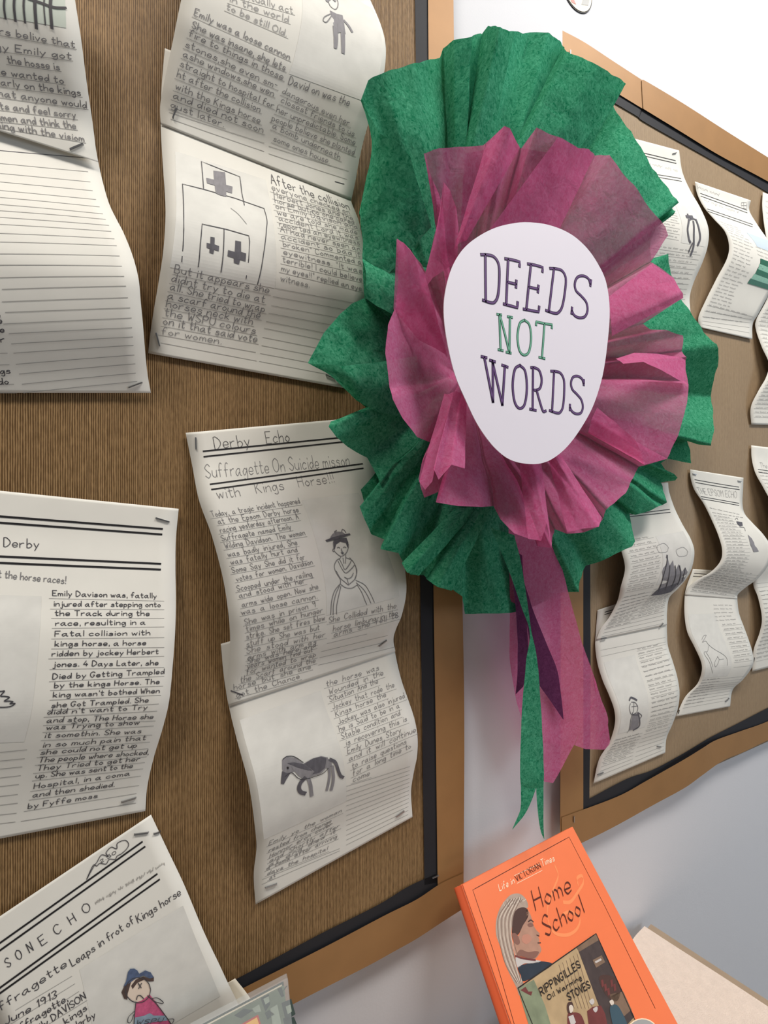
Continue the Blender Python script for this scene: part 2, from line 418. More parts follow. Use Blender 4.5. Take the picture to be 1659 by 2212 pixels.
for c, d in G.items():
    st = []
    for w_ in d.split():
        sm = not w_.startswith('/'); w_ = w_.lstrip('/')
        p = [Vector((int(w_[i], 36), int(w_[i + 1], 36) - 4.0)) for i in range(0, len(w_), 2)]
        if sm and len(p) > 2: st.append(spline(p, 4))
        else: st += [[p[i], p[i + 1]] for i in range(len(p) - 1)]      # sharp corners: one stroke per side
    GC[c] = (st, max(q[0] for s_ in st for q in s_))
def write(ink, text, x0, y0, x1, y1, h, m, width=0.0008, slant=0.0, jit=0.35, lift=2, nib=None, gap=2.6, space=5.0):
    """one line of writing whose baseline runs from the first point to the second, capitals h pixels high"""
    a, b = ink.uv([(x0, y0), (x1, y1)])
    up = ink.uv([((x0 + x1) / 2, (y0 + y1) / 2), ((x0 + x1) / 2, (y0 + y1) / 2 - h)])
    upv = up[1] - up[0]
    su, sv = ink.f.su(), ink.f.sv()
    adv = b - a; pa = Vector((adv[0] * su, adv[1] * sv)); pl = pa.length; pd = pa / pl
    pu = Vector((pd[1], -pd[0]))                     # upright on the page
    hh = abs(upv[0] * su * pu[0] + upv[1] * sv * pu[1])
    tot = 0
    for c in text: tot += space if c == ' ' else GC[c][1] + gap
    sx = pl / max(tot - gap, 1); sy = hh / 12.0
    x = 0
    for c in text:
        if c == ' ': x += space; continue
        st, wd = GC[c]; j1, j2, j3 = (random.uniform(-jit, jit) for _ in range(3))
        for s_ in st:
            q = []
            for p in s_:
                X = (x + p[0] + slant * p[1]) * sx + j3 * 0.3 * sx; Y = (p[1] * (1 + 0.08 * j2) + j1) * sy
                v = pd * X + pu * Y
                q.append(Vector((a[0] + v[0] / su, a[1] + v[1] / sv)))
            if len(q) == 2: q = [q[0], q[0].lerp(q[1], 0.5), q[1]]
            ink.stroke(q, width, m, lift, nib)
        x += wd + gap
def scribble(ink, x0, y0, x1, y1, h, m, width=0.0006):
    """a line of writing too small to read: word-length runs of little waves"""
    a, b = ink.uv([(x0, y0), (x1, y1)]); c = ink.uv([(x0, y0 - h)])[0] - a
    t = 0.0
    L_ = math.hypot(x1 - x0, y1 - y0)
    while t < 0.97:
        wl = random.uniform(9, 24) / L_; e = min(1.0, t + wl); n = max(4, int((e - t) * L_ / 1.3)); q = []
        for i in range(n + 1):
            s_ = t + (e - t) * i / n; q.append(a.lerp(b, s_) + c * ((0.15 if i % 2 else 0.6) + random.uniform(-0.15, 0.3)))
        ink.stroke(q, width, m, 2); t = e + random.uniform(4, 7) / L_

# ------------------------------------------------------------------ the room
def struct(name, V, Fc, m):
    o = mesh(name, V, Fc, m, None, smooth=False); o['kind'] = 'structure'; return o
struct('wall_back', *boxgeo(-2.6, 4.2, 0.0, 0.12, 0.0, 3.3), M['wall'])
struct('floor', *boxgeo(-2.6, 4.2, -3.4, 0.12, -0.08, 0.0), M['floor'])
struct('ceiling', *boxgeo(-2.6, 4.2, -3.4, 0.12, 3.3, 3.38), M['ceil'])

# ------------------------------------------------------------------ notice boards
def strip(name, A, B, m, parent, k=6, th=0.0012, curved=True):
    """a paper strip between two edge lines [(px, py, b)]"""
    a = [at(*p) for p in A]; b = [at(*p) for p in B]
    if curved and len(a) > 2: a = spline(a, k); b = spline(b, k)
    V = []; Fc = []
    for p, q in zip(a, b): V += [p, q]
    for i in range(len(a) - 1): Fc.append((2 * i, 2 * i + 1, 2 * i + 3, 2 * i + 2))
    return mesh(name, V, Fc, m, parent, smooth=False)
def oriented(o):
    """faces of a strip look into the room"""
    me = o.data
    for p in me.polygons:
        if p.normal.y > 0: p.flip()
    me.update(); return o

boardL = thing('notice_board', 'large brown ribbed-paper notice board on the left with black and gold edging', 'notice board', (0.0, -0.008, 0.95))
br = at(988, 1000, 0.015)
V, Fc = boxgeo(-1.55, br.x - 0.012, -0.0150, -0.0006, 0.918, 2.34)
o = mesh('backing_paper', V, Fc, M['kraftL'], boardL, smooth=False)
BK, GD = 0.0165, 0.018
oriented(strip('black_border', [(893, -260, BK), (897, 40, BK), (903, 600, BK), (908, 1240, BK), (912, 1560, BK), (917, 1912, BK)],
               [(930, -260, BK), (932, 40, BK), (936, 600, BK), (940, 1240, BK), (946, 1560, BK), (951, 1905, BK)], M['black'], boardL))
oriented(strip('gold_border', [(924, -260, GD), (925, 40, GD), (930, 600, GD), (936, 1240, GD), (941, 1560, GD), (946, 1960, GD)],
               [(978, -260, GD), (980, 40, GD), (988, 600, GD), (998, 1240, GD), (1003, 1560, GD), (1001, 1962, GD)], M['gold'], boardL))
oriented(strip('black_border', [(250, 2240, BK), (400, 2168, BK), (510, 2115, BK), (683, 2022, BK), (816, 1955, BK), (880, 1916, BK), (941, 1888, BK)],
               [(250, 2280, BK), (400, 2205, BK), (530, 2140, BK), (701, 2052, BK), (830, 1985, BK), (900, 1950, BK), (947, 1918, BK)], M['black'], boardL))
GB = 0.019
oriented(strip('gold_border', [(280, 2262, GB), (420, 2190, GB), (530, 2132, GB), (701, 2046, GB), (830, 1978, GB), (900, 1943, GB), (950, 1910, GB), (1001, 1886, GB)],
               [(420, 2290, GB), (530, 2226, GB), (647, 2162, GB), (792, 2088, GB), (850, 2056, GB), (900, 2028, GB), (955, 1992, GB), (1002, 1962, GB)], M['gold'], boardL))
st = at(941, 1894, 0.0192)
box('staple', (st.x - 0.005, st.x + 0.005, st.y - 0.0006, st.y + 0.0006, st.z - 0.0005, st.z + 0.0005), M['steel'], boardL)

rl = at(1213, 1000, 0.015)
boardR = thing('notice_board', 'plain brown notice board with wavy gold and black edging on the right', 'notice board', (rl.x + 0.5, -0.008, 0.95))
zt = at(1300, 118, 0.015).z; zb = at(1330, 1775, 0.015).z
V, Fc = boxgeo(rl.x + 0.012, rl.x + 1.75, -0.015, -0.0006, zb + 0.02, zt - 0.02)
mesh('backing_paper', V, Fc, M['kraftR'], boardR, smooth=False)
def xs(P, b): return [(x, y, b) for x, y in P]
oriented(strip('black_border', xs([(1292, 168), (1336, 200), (1390, 230), (1396, 237), (1555, 332), (1659, 389), (1800, 470)], BK),
               xs([(1276, 190), (1322, 219), (1376, 251), (1400, 268), (1545, 350), (1659, 416), (1795, 500)], BK), M['black'], boardR))
oriented(strip('black_border', xs([(1257, 150), (1258, 700), (1259, 1240), (1260, 1480), (1259, 1750)], BK), xs([(1275, 168), (1275, 700), (1275, 1240), (1276, 1480), (1273, 1730)], BK), M['black'], boardR))
LB = [(1273, 1725), (1355, 1682), (1410, 1663), (1477, 1627), (1532, 1594), (1593, 1563), (1659, 1529), (1760, 1480)]
LM = [(1259, 1747), (1333, 1721), (1394, 1688), (1477, 1641), (1546, 1599), (1598, 1580), (1659, 1558), (1760, 1512)]
LG = [(1213, 1842), (1319, 1790), (1413, 1738), (1479, 1702), (1518, 1674), (1562, 1643), (1607, 1624), (1659, 1599), (1760, 1556)]
oriented(strip('black_border', xs(LB, BK), xs([(x, y + 4) for x, y in LM], BK), M['black'], boardR))
gb = [.018, .0185, .020, .024, .024, .021, .019, .018, .018]
LM9 = [(1213, 1766), (1333, 1721), (1394, 1688), (1477, 1641), (1516, 1617), (1546, 1599), (1598, 1580), (1659, 1558), (1760, 1512)]
oriented(strip('gold_border', [(x, y, b) for (x, y), b in zip(LM9, gb)], [(x, y, b) for (x, y), b in zip(LG, gb)], M['gold'], boardR))
oriented(strip('gold_border', xs([(1213, 120), (1212, 700), (1211, 1240), (1211, 1480), (1210, 1800)], 0.0172), xs([(1262, 140), (1261, 700), (1260, 1240), (1260, 1480), (1260, 1770)], 0.0172), M['gold'], boardR))
oriented(strip('gold_border', xs([(1215, 66), (1262, 91), (1326, 133), (1392, 176)], GD), xs([(1215, 140), (1262, 158), (1336, 203), (1395, 239)], GD), M['gold'], boardR))
oriented(strip('gold_border', xs([(1386, 172), (1400, 178), (1480, 226), (1570, 284), (1659, 340), (1800, 428)], GB), xs([(1389, 234), (1398, 240), (1470, 284), (1555, 336), (1659, 392), (1800, 472)], GB), M['gold'], boardR))
for sx, sy in ((1240, 1770), (1232, 115)):
    st = at(sx, sy, 0.0195)
    box('staple', (st.x - 0.0006, st.x + 0.0006, st.y - 0.0006, st.y + 0.0006, st.z - 0.005, st.z + 0.005), M['steel'], boardR)

# ------------------------------------------------------------------ articles pinned to the boards
def zc(ox, oy, s): return lambda *p: [(ox + p[i] / s, oy + p[i + 1] / s) for i in range(0, len(p), 2)]
def sheet(rows):
    return Sheet([at(l[0], l[1], b) for l, r, b in rows], [at(r[0], r[1], b) for l, r, b in rows])
def page(art, rows, m='paper'):
    f = sheet(rows); V, Fc = f.geo()
    o = mesh('page', V, Fc, M[m], art); oriented(o)
    s = o.modifiers.new('thickness', 'SOLIDIFY'); s.thickness = 0.00025; s.offset = -1
    return f, o
def staple(art, f, x0, y0, x1, y1):
    a, b = (f.inv(x0, y0), f.inv(x1, y1)); n = f.nrm(*a)
    P = [f.ev(*a), f.ev(*b)]; r = 0.0006; V = []; Fc = []
    path = [P[0] - n * 0.0006, P[0] + n * 0.0011, P[1] + n * 0.0011, P[1] - n * 0.0006]
    t = (P[1] - P[0]).normalized(); sd = n.cross(t)
    for i, p in enumerate(path):
        u = t if i in (0, 3) else n
        V += [p + sd * r + u * r, p - sd * r + u * r, p - sd * r - u * r, p + sd * r - u * r]
    for i in range(3):
        for j in range(4): Fc.append((4 * i + j, 4 * i + (j + 1) % 4, 4 * i + 4 + (j + 1) % 4, 4 * i + 4 + j))
    Fc += [(0, 1, 2, 3), (12, 15, 14, 13)]
    mesh('staple', V, Fc, M['steel'], art, smooth=False)
def article(label, foot, cat='newspaper article'):
    p = at(foot[0], foot[1], 0.016)
    return thing('newspaper_article', label, cat, p)
def rules(ink, seq, m='rule', w=0.0005):
    for x0, y0, x1, y1 in seq: ink.line([(x0, y0), (x1, y1)], w, M[m], 1)
def texts(ink, z, lines, h, m='pencil', w=0.0008, **k):
    h = h * 0.80; w = w * 0.72
    for t, x0, y0, x1, y1 in lines:
        (a, b), (c, d) = z(x0, y0, x1, y1); write(ink, t, a, b, c, d, h, M[m], w, **k)
def under(ink, z, lines, dy=6, x1=None, m='rule', ext=14):
    for t, x0, y0, x, y in lines:
        (a, b), (c, d) = z(x0 - ext, y0 + dy, x + ext, y + dy); ink.line([(a, b), (c, d)], 0.00045, M[m], 1)

# ---- A1: top left, bars drawing
z1 = zc(0, 0, 3.95); z4 = zc(0, 500, 3.95)
a1 = article('top left handwritten article with a drawing of dark bars above cursive writing', (100, 880))
def wid(R, ang, wdt=0.21):
    """left edge of a page from its right edge"""
    out = []
    for (x, y, b) in R:
        p = at(x, y, b); p = p - Vector((math.cos(ang) * wdt, 0, math.sin(ang) * wdt)); out.append((p, at(x, y, b)))
    return out
def page_w(art, R, ang0, ang1, m='paper', wdt=0.21):
    n = len(R); Ls = []; Rs = []
    for i, (x, y, b) in enumerate(R):
        a = ang0 + (ang1 - ang0) * i / (n - 1); p = at(x, y, b); Rs.append(p); Ls.append(p - Vector((math.cos(a) * wdt, 0, math.sin(a) * wdt)))
    f = Sheet(Ls, Rs); V, Fc = f.geo(); o = mesh('page', V, Fc, M[m], art); oriented(o)
    s = o.modifiers.new('thickness', 'SOLIDIFY'); s.thickness = 0.00025; s.offset = -1
    return f, o
f, o = page_w(a1, [(146, -130, .05), (152, -70, .056), (162, 0, .058), (175, 84, .054), (187, 177, .043), (200, 266, .030), (208, 330, .0262), (212, 350, .0250)], -0.17, -0.05)
ik = Ink(f)
ik.quad(z1(-200, -300, 560, -260, 565, 240, -200, 120), M['pale_green_tone'], 1)
ik.build('picture_box', o)
ik = Ink(f)
for x, y0, y1, wd in ((45, -60, 165, .0014), (130, -60, 185, .0017), (212, -60, 200, .0014), (308, -60, 245, .0022), (385, -60, 220, .0009), (440, -60, 245, .0022)):
    ik.line(z1(x, y0, x - 8, 60, x + 5, y1), wd, M['pencil_dark'], 3)
ik.line(z1(240, -10, 330, 20, 460, 65, 565, 72), .0018, M['pencil_dark'], 3)
ik.build('drawing', o)
T = [('ers belive that', -60, 280, 640, 410), ('gy Emily got', -40, 425, 610, 510), ('the hosse is', 70, 540, 510, 600), ('he wanted to', -40, 632, 545, 715), ('early on the kings', -40, 722, 690, 820),
     ('that anyone would', -60, 812, 740, 925), ('lots and feel sorry', -60, 922, 650, 1010), ('women and think the', -80, 1022, 650, 1100), ('arning with the visiom', -120, 1112, 720, 1210)]
ik = Ink(f); texts(ik, z1, T, 19, w=.001, slant=.25, m='pencil'); ik.build('handwriting', o)
ik = Ink(f); under(ik, z1, T, 12); ik.build('ruled_lines', o)
f2, o2 = page_w(a1, [(190, 200, .017), (204, 300, .0172), (210, 338, .0180), (220, 385, .0225), (235, 438, .032), (253, 476, .040), (267, 503, .045), (286, 551, .052), (299, 601, .055), (304, 652, .052), (310, 715, .045), (314, 766, .036), (319, 811, .027), (326, 849, .020)], -0.05, 0.10)
ik = Ink(f2)
rules(ik, [(-140, 312, 207, 343)], 'shade_dark', .0007)
rules(ik, [(-140, 340, 190, 371), (-140, 362, 195, 393), (-140, 380, 200, 412), (-140, 400, 207, 431), (-140, 416, 215, 447), (-140, 432, 222, 462), (-140, 446, 228, 474), (-140, 461, 235, 487), (-140, 478, 240, 500),
           (-140, 500, 247, 516), (-140, 521, 252, 531), (-140, 549, 258, 553), (-140, 574, 263, 575), (-140, 603, 268, 597), (5, 625, 272, 618), (5, 652, 276, 643), (12, 675, 281, 665), (8, 700, 284, 687),
           (20, 721, 285, 708), (25, 743, 287, 728), (30, 763, 288, 746), (35, 787, 290, 767), (42, 808, 292, 786), (48, 830, 293, 806), (52, 851, 296, 824)], w=.0006)
rules(ik, [(-140, 766, 16, 763), (-140, 792, 20, 788), (-140, 836, 30, 830), (-140, 858, 36, 851)])
ik.build('ruled_lines', o2)
ik = Ink(f2)
texts(ik, z4, [('be', -60, 740, 5, 730), ('she', -90, 790, 20, 785), ('the', -80, 880, 40, 860), ('for', -90, 960, 40, 940), ('kings', -110, 1225, 88, 1210), ('to do', -120, 1315, 75, 1300)], 17, w=.001, m='pencil_dark', slant=.2)
ik.build('handwriting', o2)
staple(a1, f, 152, 324, 180, 312); staple(a1, f2, 278, 837, 307, 826)

# ---- A2: hospital drawing
z2 = zc(320, 0, 3.072); z3 = zc(300, 320, 3.072)
a2 = article('handwritten article with a pencil hospital and plus signs, beside the green rosette', (530, 800))
f, o = page(a2, [((450, -260), (740, -110), .030), ((430, -170), (800, 0), .046), ((408, -75), (833, 98), .060), ((387, 20), (820, 205), .056), ((372, 95), (795, 270), .046),
                 ((354, 180), (778, 335), .033), ((346, 228), (768, 390), .024), ((347, 268), (759, 432), .0205)])
ik = Ink(f)
ik.quad(z2(990, -240, 1490, 60, 1480, 690, 935, 490), M['toner']); ik.build('picture_box', o)
ik = Ink(f)
ik.fill(z2(1205, 72, 1250, 95, 1290, 105, 1300, 160, 1310, 228, 1285, 215, 1260, 222, 1235, 192), M['shade'], 3)
for L_ in ((1232, 180, 1238, 250, 1240, 318), (1248, 190, 1252, 260, 1246, 316)): ik.line(z2(*L_), .0028, M['shade'], 3)
for L_ in ((1296, 215, 1298, 290, 1296, 352), (1285, 215, 1288, 280, 1290, 350)): ik.line(z2(*L_), .0030, M['shade'], 3)
ik.line(z2(1300, 140, 1330, 175, 1352, 212), .0030, M['shade'], 3)
ik.line(z2(1210, 95, 1170, 115, 1162, 140, 1185, 148, 1215, 110), .0010, M['pencil'], 3)
ik.line(z2(1195, 15, 1210, 45, 1240, 65, 1258, 45, 1255, 5, 1215, -15, 1195, 15), .0009, M['pencil'], 3)
ik.line(z2(1185, 10, 1215, -10, 1240, 10), .003, M['shade'], 3)
ik.build('drawing', o)
T = [('eventually act', 540, -40, 960, 90), ('in the world', 540, 10, 930, 150), ('to be still Old.', 520, 60, 915, 245), ('Emily was a loose cannon', 305, 100, 935, 400), ('She was insane, she lets', 290, 185, 905, 470), ('fire to things in those', 270, 240, 890, 530),
     ('stones,she even sm-', 245, 310, 850, 590), ('ashe windows,she wen', 230, 375, 830, 640), ('straight to hospital for', 210, 440, 830, 720), ('ht after the collision', 190, 510, 740, 745), ('with the Kings horse', 180, 590, 740, 820),
     ('and died not soon', 165, 650, 760, 885), ('gust later.', 150, 712, 500, 845)]
T2 = [('dangerous even her', 890, 620, 1330, 835), ('closest friends to us', 880, 680, 1365, 905), ('her unpredictable. Some', 850, 745, 1370, 962),
      ('people believe she planted', 820, 800, 1365, 1030), ('a bomb underneath', 825, 850, 1270, 1063), ('some ones house.', 830, 935, 1200, 1090)]
ik = Ink(f); texts(ik, z2, T[:3], 19, 'pencil_faint', .0009); texts(ik, z2, T[3:5], 21, 'pencil', .0010); texts(ik, z2, T[5:], 20, 'pencil', .0009)
texts(ik, z2, [('David on was the', 930, 560, 1330, 705)], 24, 'pencil', .0010); texts(ik, z2, T2, 19, 'pencil', .0008); ik.build('handwriting', o)
ik = Ink(f); under(ik, z2, T + T2, 12)
rules(ik, [(*z2(x, y)[0], *z2(u, v)[0]) for x, y, u, v in ((140, 745, 770, 950), (150, 790, 770, 1005), (800, 970, 1330, 1135), (800, 1020, 1320, 1190))])
rules(ik, [(*z2(1240, 1205)[0], *z2(1300, 1222)[0])], 'pencil_dark', .001)
ik.build('ruled_lines', o)
f2, o2 = page(a2, [((356, 104), (735, 255), .0170), ((349, 190), (745, 345), .0170), ((347, 266), (757, 428), .0190), ((351, 345), (775, 478), .028), ((357, 434), (788, 545), .042), ((357, 483), (794, 590), .047),
                   ((352, 548), (795, 640), .046), ((342, 613), (785, 695), .037), ((333, 665), (770, 745), .028), ((325, 718), (756, 794), .022), ((320, 763), (741, 838), .0185)])
ik = Ink(f2); ik.quad(z3(240, 20, 840, 210, 900, 930, 205, 790), M['toner']); ik.build('picture_box', o2)
ik = Ink(f2); pd = M['pencil_dark']
for L_, sm in (((430, 275, 415, 90, 670, 192, 683, 300, 700, 380), False), ((285, 755, 298, 450, 290, 240, 430, 275, 640, 335, 830, 402), False), ((830, 402, 850, 480, 845, 560, 825, 720, 787, 905), True),
              ((395, 790, 408, 640, 420, 505, 580, 540, 730, 583, 735, 620, 712, 865), False), ((565, 535, 560, 700, 545, 825), True)):
    ik.line(z3(*L_), .00085, pd, 3, smooth=sm)
ik.fill(z3(495, 152, 540, 158, 572, 162, 578, 240, 580, 325, 540, 315, 510, 302, 500, 220), M['shade'], 3)
ik.fill(z3(447, 200, 500, 212, 505, 250, 452, 235), M['shade'], 3); ik.fill(z3(575, 245, 622, 258, 618, 302, 578, 290), M['shade'], 3)
ik.fill(z3(475, 590, 503, 595, 502, 640, 533, 652, 530, 685, 500, 675, 495, 702, 468, 695, 470, 668, 450, 662, 450, 630, 474, 635), M['shade_dark'], 3)
ik.fill(z3(640, 615, 678, 622, 678, 690, 712, 700, 708, 752, 672, 742, 665, 772, 630, 760, 630, 730, 588, 718, 592, 678, 636, 690), M['shade_dark'], 3)
ik.line(z3(610, 400, 660, 440, 715, 505), .0006, M['pencil_faint'], 3)
ik.build('drawing', o2)
T = [('But it appears she', 235, 825, 860, 965), ('didnt try to die at', 215, 885, 830, 1028), ('all. She tried to wrap', 205, 940, 830, 1088), ('a scarf around the', 190, 1000, 800, 1130), ('horses neck with', 180, 1052, 750, 1172),
     ('the WSPU colours', 170, 1112, 770, 1232), ('on it that said vote', 160, 1168, 780, 1290)]
T2 = [('everyone checked on', 885, 278, 1400, 440), ('Herbert Jones and the', 900, 325, 1420, 480), ('horse but no one cared', 905, 362, 1430, 510), ('on Emily Davison and', 910, 400, 1450, 538), ('we are told she made', 920, 440, 1450, 575),
      ('accident Lord it was', 930, 480, 1455, 610), ('reported an eyewitness', 935, 518, 1465, 645), ('Al had never seen an', 940, 556, 1468, 685), ('accident so bad it', 945, 600, 1470, 725), ('broken" Commented a', 955, 650, 1478, 775),
      ('eyewitness. "It was', 960, 703, 1480, 830), ('terrible! I could believe', 955, 755, 1480, 885), ('my eyes!!" replied an eye', 945, 812, 1475, 945)]
ik = Ink(f2); texts(ik, z3, T, 22, 'pencil', .0010); texts(ik, z3, [('for women.', 150, 1232, 545, 1302)], 20, 'pencil'); texts(ik, z3, [('After the collision', 880, 235, 1400, 410)], 22, 'pencil_dark', .0010)
texts(ik, z3, T2, 14.5, 'pencil', .0008); texts(ik, z3, [('witness.', 940, 880, 1130, 925)], 17, 'pencil'); ik.build('handwriting', o2)
ik = Ink(f2); under(ik, z3, T + T2, 12)
rules(ik, [(*z3(a, b)[0], *z3(c, d)[0]) for a, b, c, d in ((125, 1238, 775, 1355), (145, 1292, 780, 1412), (905, 930, 1440, 1030), (890, 985, 1440, 1085), (880, 1045, 1400, 1140), (862, 1095, 1340, 1185), (845, 1150, 1300, 1240), (832, 1195, 1260, 1282), (822, 1255, 1250, 1340), (815, 1310, 1230, 1390), (805, 1362, 1220, 1440), (800, 1415, 1290, 1508))])
ik.line([(356, 272), (560, 352), (759, 430)], .0006, M['shade_dark'], 1)
ik.build('ruled_lines', o2)
staple(a2, f, *z2(165, 785)[0], *z2(190, 725)[0]); staple(a2, f2, *z3(138, 1312)[0], *z3(115, 1228)[0]); staple(a2, f2, *z3(1240, 1505)[0], *z3(1298, 1530)[0])

# ---- A3: lady and horse
z5 = zc(400, 900, 3.318); z6 = zc(470, 1360, 3.13)
a3 = article('Derby Echo article with pencil lady in hat above a pencil horse', (720, 1860))
f, o = page(a3, [((401, 935), (788, 901), .0185), ((415, 1005), (800, 960), .021), ((430, 1081), (818, 1030), .031), ((457, 1156), (845, 1100), .037), ((481, 1247), (868, 1190), .041), ((493, 1322), (878, 1268), .042),
                 ((497, 1380), (869, 1325), .037), ((495, 1430), (855, 1360), .031), ((488, 1485), (850, 1382), .0225), ((494, 1526), (854, 1407), .0205)])
ik = Ink(f); ik.quad(z5(835, 600, 1240, 545, 1535, 1290, 1010, 1425), M['toner']); ik.build('picture_box', o)
ik = Ink(f)
ik.fill(z5(1003, 886, 1050, 866, 1110, 850, 1178, 836, 1184, 846, 1130, 864, 1070, 882, 1015, 897), M['shade_dark'], 4); ik.fill(z5(1042, 872, 1050, 848, 1080, 826, 1126, 828, 1142, 846, 1095, 862), M['shade'], 3, smooth=True)
ik.fill(z5(1058, 905, 1065, 880, 1110, 872, 1155, 868, 1168, 900, 1172, 940, 1160, 935, 1150, 905, 1110, 895, 1080, 915, 1072, 950, 1062, 950), M['shade_dark'], 3)
for L_ in ((1062, 905, 1066, 955, 1090, 985, 1118, 1000, 1150, 980, 1166, 945, 1170, 915), (1088, 940, 1098, 935, 1108, 942), (1132, 938, 1142, 933, 1152, 938), (1122, 945, 1118, 962, 1128, 964), (1062, 945, 1055, 960, 1066, 968),
           (1110, 998, 1112, 1012, 1085, 1030, 1068, 1070, 1080, 1115, 1110, 1165, 1112, 1195), (1150, 990, 1152, 1010, 1190, 1025, 1215, 1060, 1226, 1110, 1218, 1160, 1170, 1205), (1178, 1010, 1210, 1050, 1230, 1105, 1215, 1165),
           (1105, 1020, 1125, 1060, 1145, 1095, 1175, 1060, 1190, 1030), (1095, 1035, 1120, 1085, 1150, 1120, 1190, 1090, 1215, 1060), (1082, 1105, 1110, 1155, 1150, 1190, 1168, 1205, 1160, 1165, 1140, 1150), (1140, 1150, 1165, 1160, 1190, 1150, 1205, 1120),
           (1112, 1200, 1150, 1225, 1195, 1228, 1232, 1205), (1112, 1195, 1070, 1250, 1048, 1330, 1042, 1420), (1108, 1205, 1078, 1275, 1062, 1350, 1060, 1420), (1115, 1215, 1098, 1290, 1085, 1360, 1085, 1415),
           (1222, 1172, 1285, 1205, 1325, 1265, 1355, 1330), (1225, 1190, 1275, 1235, 1310, 1290, 1330, 1335), (1232, 1205, 1265, 1260, 1285, 1310, 1300, 1345), (1130, 1012, 1136, 1050), (1150, 1012, 1146, 1050)):
    ik.line(z5(*L_), .0008, M['pencil'], 3)
ik.line(z5(1078, 845, 1070, 825, 1085, 815), .001, M['pencil'], 3); ik.line(z5(1120, 830, 1125, 808, 1140, 815, 1150, 830), .001, M['pencil'], 3)
ik.fill(z5(1112, 975, 1126, 970, 1138, 976, 1126, 985), M['shade_dark'], 4)
ik.build('drawing', o)
T = [('Today, a tragic incident happened', 195, 720, 825, 620), ('at the Epsom Derby horse', 240, 770, 815, 682), ('racing yesterday afternoon. A', 255, 830, 815, 732), ('Suffragete named Emily', 265, 890, 760, 805), ('Wilding Davidson. The women', 290, 945, 860, 847),
     ('was badly injured, She', 310, 1005, 805, 917), ('was fatally hurt and', 330, 1060, 805, 967), ('Some Say She did it for', 340, 1120, 860, 1022), ('votes for women. Davidson', 370, 1180, 915, 1057), ('Scooped under the railing', 375, 1250, 910, 1142),
     ('and stood with her', 390, 1300, 860, 1190), ('arms wide open. Now she', 410, 1365, 955, 1232), ('was a loose cannon.', 405, 1420, 945, 1302), ('She was in prison 9', 430, 1490, 935, 1362), ('times while on hunger', 440, 1540, 985, 1402),
     ('strike. She set fires blew', 440, 1595, 1000, 1457), ('stuff up She was but', 440, 1650, 960, 1527), ('She stood with her', 440, 1700, 1000, 1577),
     ('She Collided with the', 1030, 1478, 1510, 1372), ('horse limbung in the', 1060, 1540, 1520, 1422), ('arms she fell to', 1065, 1580, 1525, 1440)]
T6 = [('arms with arm as', 205, 205, 665, 95), ('She was here and', 200, 235, 660, 118), ('years women find out', 200, 265, 640, 150), ('for wanted to wrap', 195, 305, 662, 182), ('the Scarf around the', 155, 360, 660, 220), ('horse but she ane', 110, 410, 630, 262), ('got the Chance', 130, 458, 555, 328)]
ik = Ink(f); texts(ik, z5, T, 16, 'pencil', .00075, space=9); texts(ik, z6, T6, 15, 'pencil', .00075, space=9)
texts(ik, z5, [('Derby', 215, 232, 465, 208), ('Echo', 585, 192, 750, 178)], 33, 'pencil_dark', .0008)
texts(ik, z5, [('Suffragette On Suicide misson', 150, 442, 1180, 350)], 37, 'pencil', .0008); texts(ik, z5, [('with  Kings  Horse!!!', 235, 590, 1070, 470)], 30, 'pencil', .0008, space=9)
ik.line(z6(90, 412, 170, 440), .0012, M['pencil_dark'], 3)
ik.build('handwriting', o)
ik = Ink(f)
for L_ in ((130, 248, 1255, 136), (135, 287, 1255, 168), (180, 485, 1270, 338), (190, 522, 1275, 370)): ik.line(z5(*L_), .0016, M['print'], 2)
ik.build('headline_rules', o)
ik = Ink(f); under(ik, z5, T, 12); under(ik, z6, T6, 10)
rules(ik, [(*z6(a, b)[0], *z6(c, d)[0]) for a, b, c, d in ((740, 95, 1010, 30), (700, 150, 1150, 40), (690, 190, 1130, 85), (680, 240, 1190, 120))]); ik.build('ruled_lines', o)
f2, o2 = page(a3, [((477, 1391), (835, 1290), .0165), ((484, 1465), (845, 1355), .0168), ((495, 1528), (853, 1408), .0190), ((508, 1584), (866, 1465), .027), ((521, 1632), (882, 1512), .035), ((534, 1680), (895, 1552), .041), ((543, 1727), (902, 1592), .042),
                   ((551, 1791), (901, 1632), .038), ((554, 1833), (894, 1668), .031), ((548, 1890), (888, 1710), .023), ((552, 1954), (891, 1765), .0185)])
ik = Ink(f2); ik.quad(z6(150, 612, 695, 412, 870, 1160, 312, 1420), M['toner']); ik.build('picture_box', o2)
ik = Ink(f2)
ik.fill(z6(435, 882, 460, 862, 495, 862, 530, 870, 572, 900, 560, 940, 500, 965, 470, 985, 448, 985, 436, 940), M['shade'], 3)
ik.fill(z6(436, 955, 470, 968, 492, 968, 465, 1010, 448, 1042, 428, 1040, 430, 1000), M['shade_dark'], 4)
ik.fill(z6(490, 905, 540, 895, 580, 905, 640, 870, 700, 853, 745, 862, 735, 930, 700, 968, 640, 988, 575, 1004, 545, 985, 510, 945), M['shade'], 4)
ik.fill(z6(585, 905, 645, 870, 700, 857, 735, 868, 725, 930, 690, 962, 640, 975, 655, 955, 620, 930), M['shade_dark'], 5)
ik.fill(z6(470, 900, 520, 895, 585, 908, 640, 950, 600, 945, 540, 930), M['shade_dark'], 5)
ik.fill(z6(735, 865, 765, 880, 775, 915, 740, 935, 728, 925), M['shade'], 4)
ik.line(z6(590, 1000, 560, 1035, 550, 1070, 562, 1095, 590, 1105), .0045, M['shade_dark'], 4)
ik.line(z6(612, 1000, 628, 1050, 632, 1085, 636, 1118), .0040, M['shade'], 4)
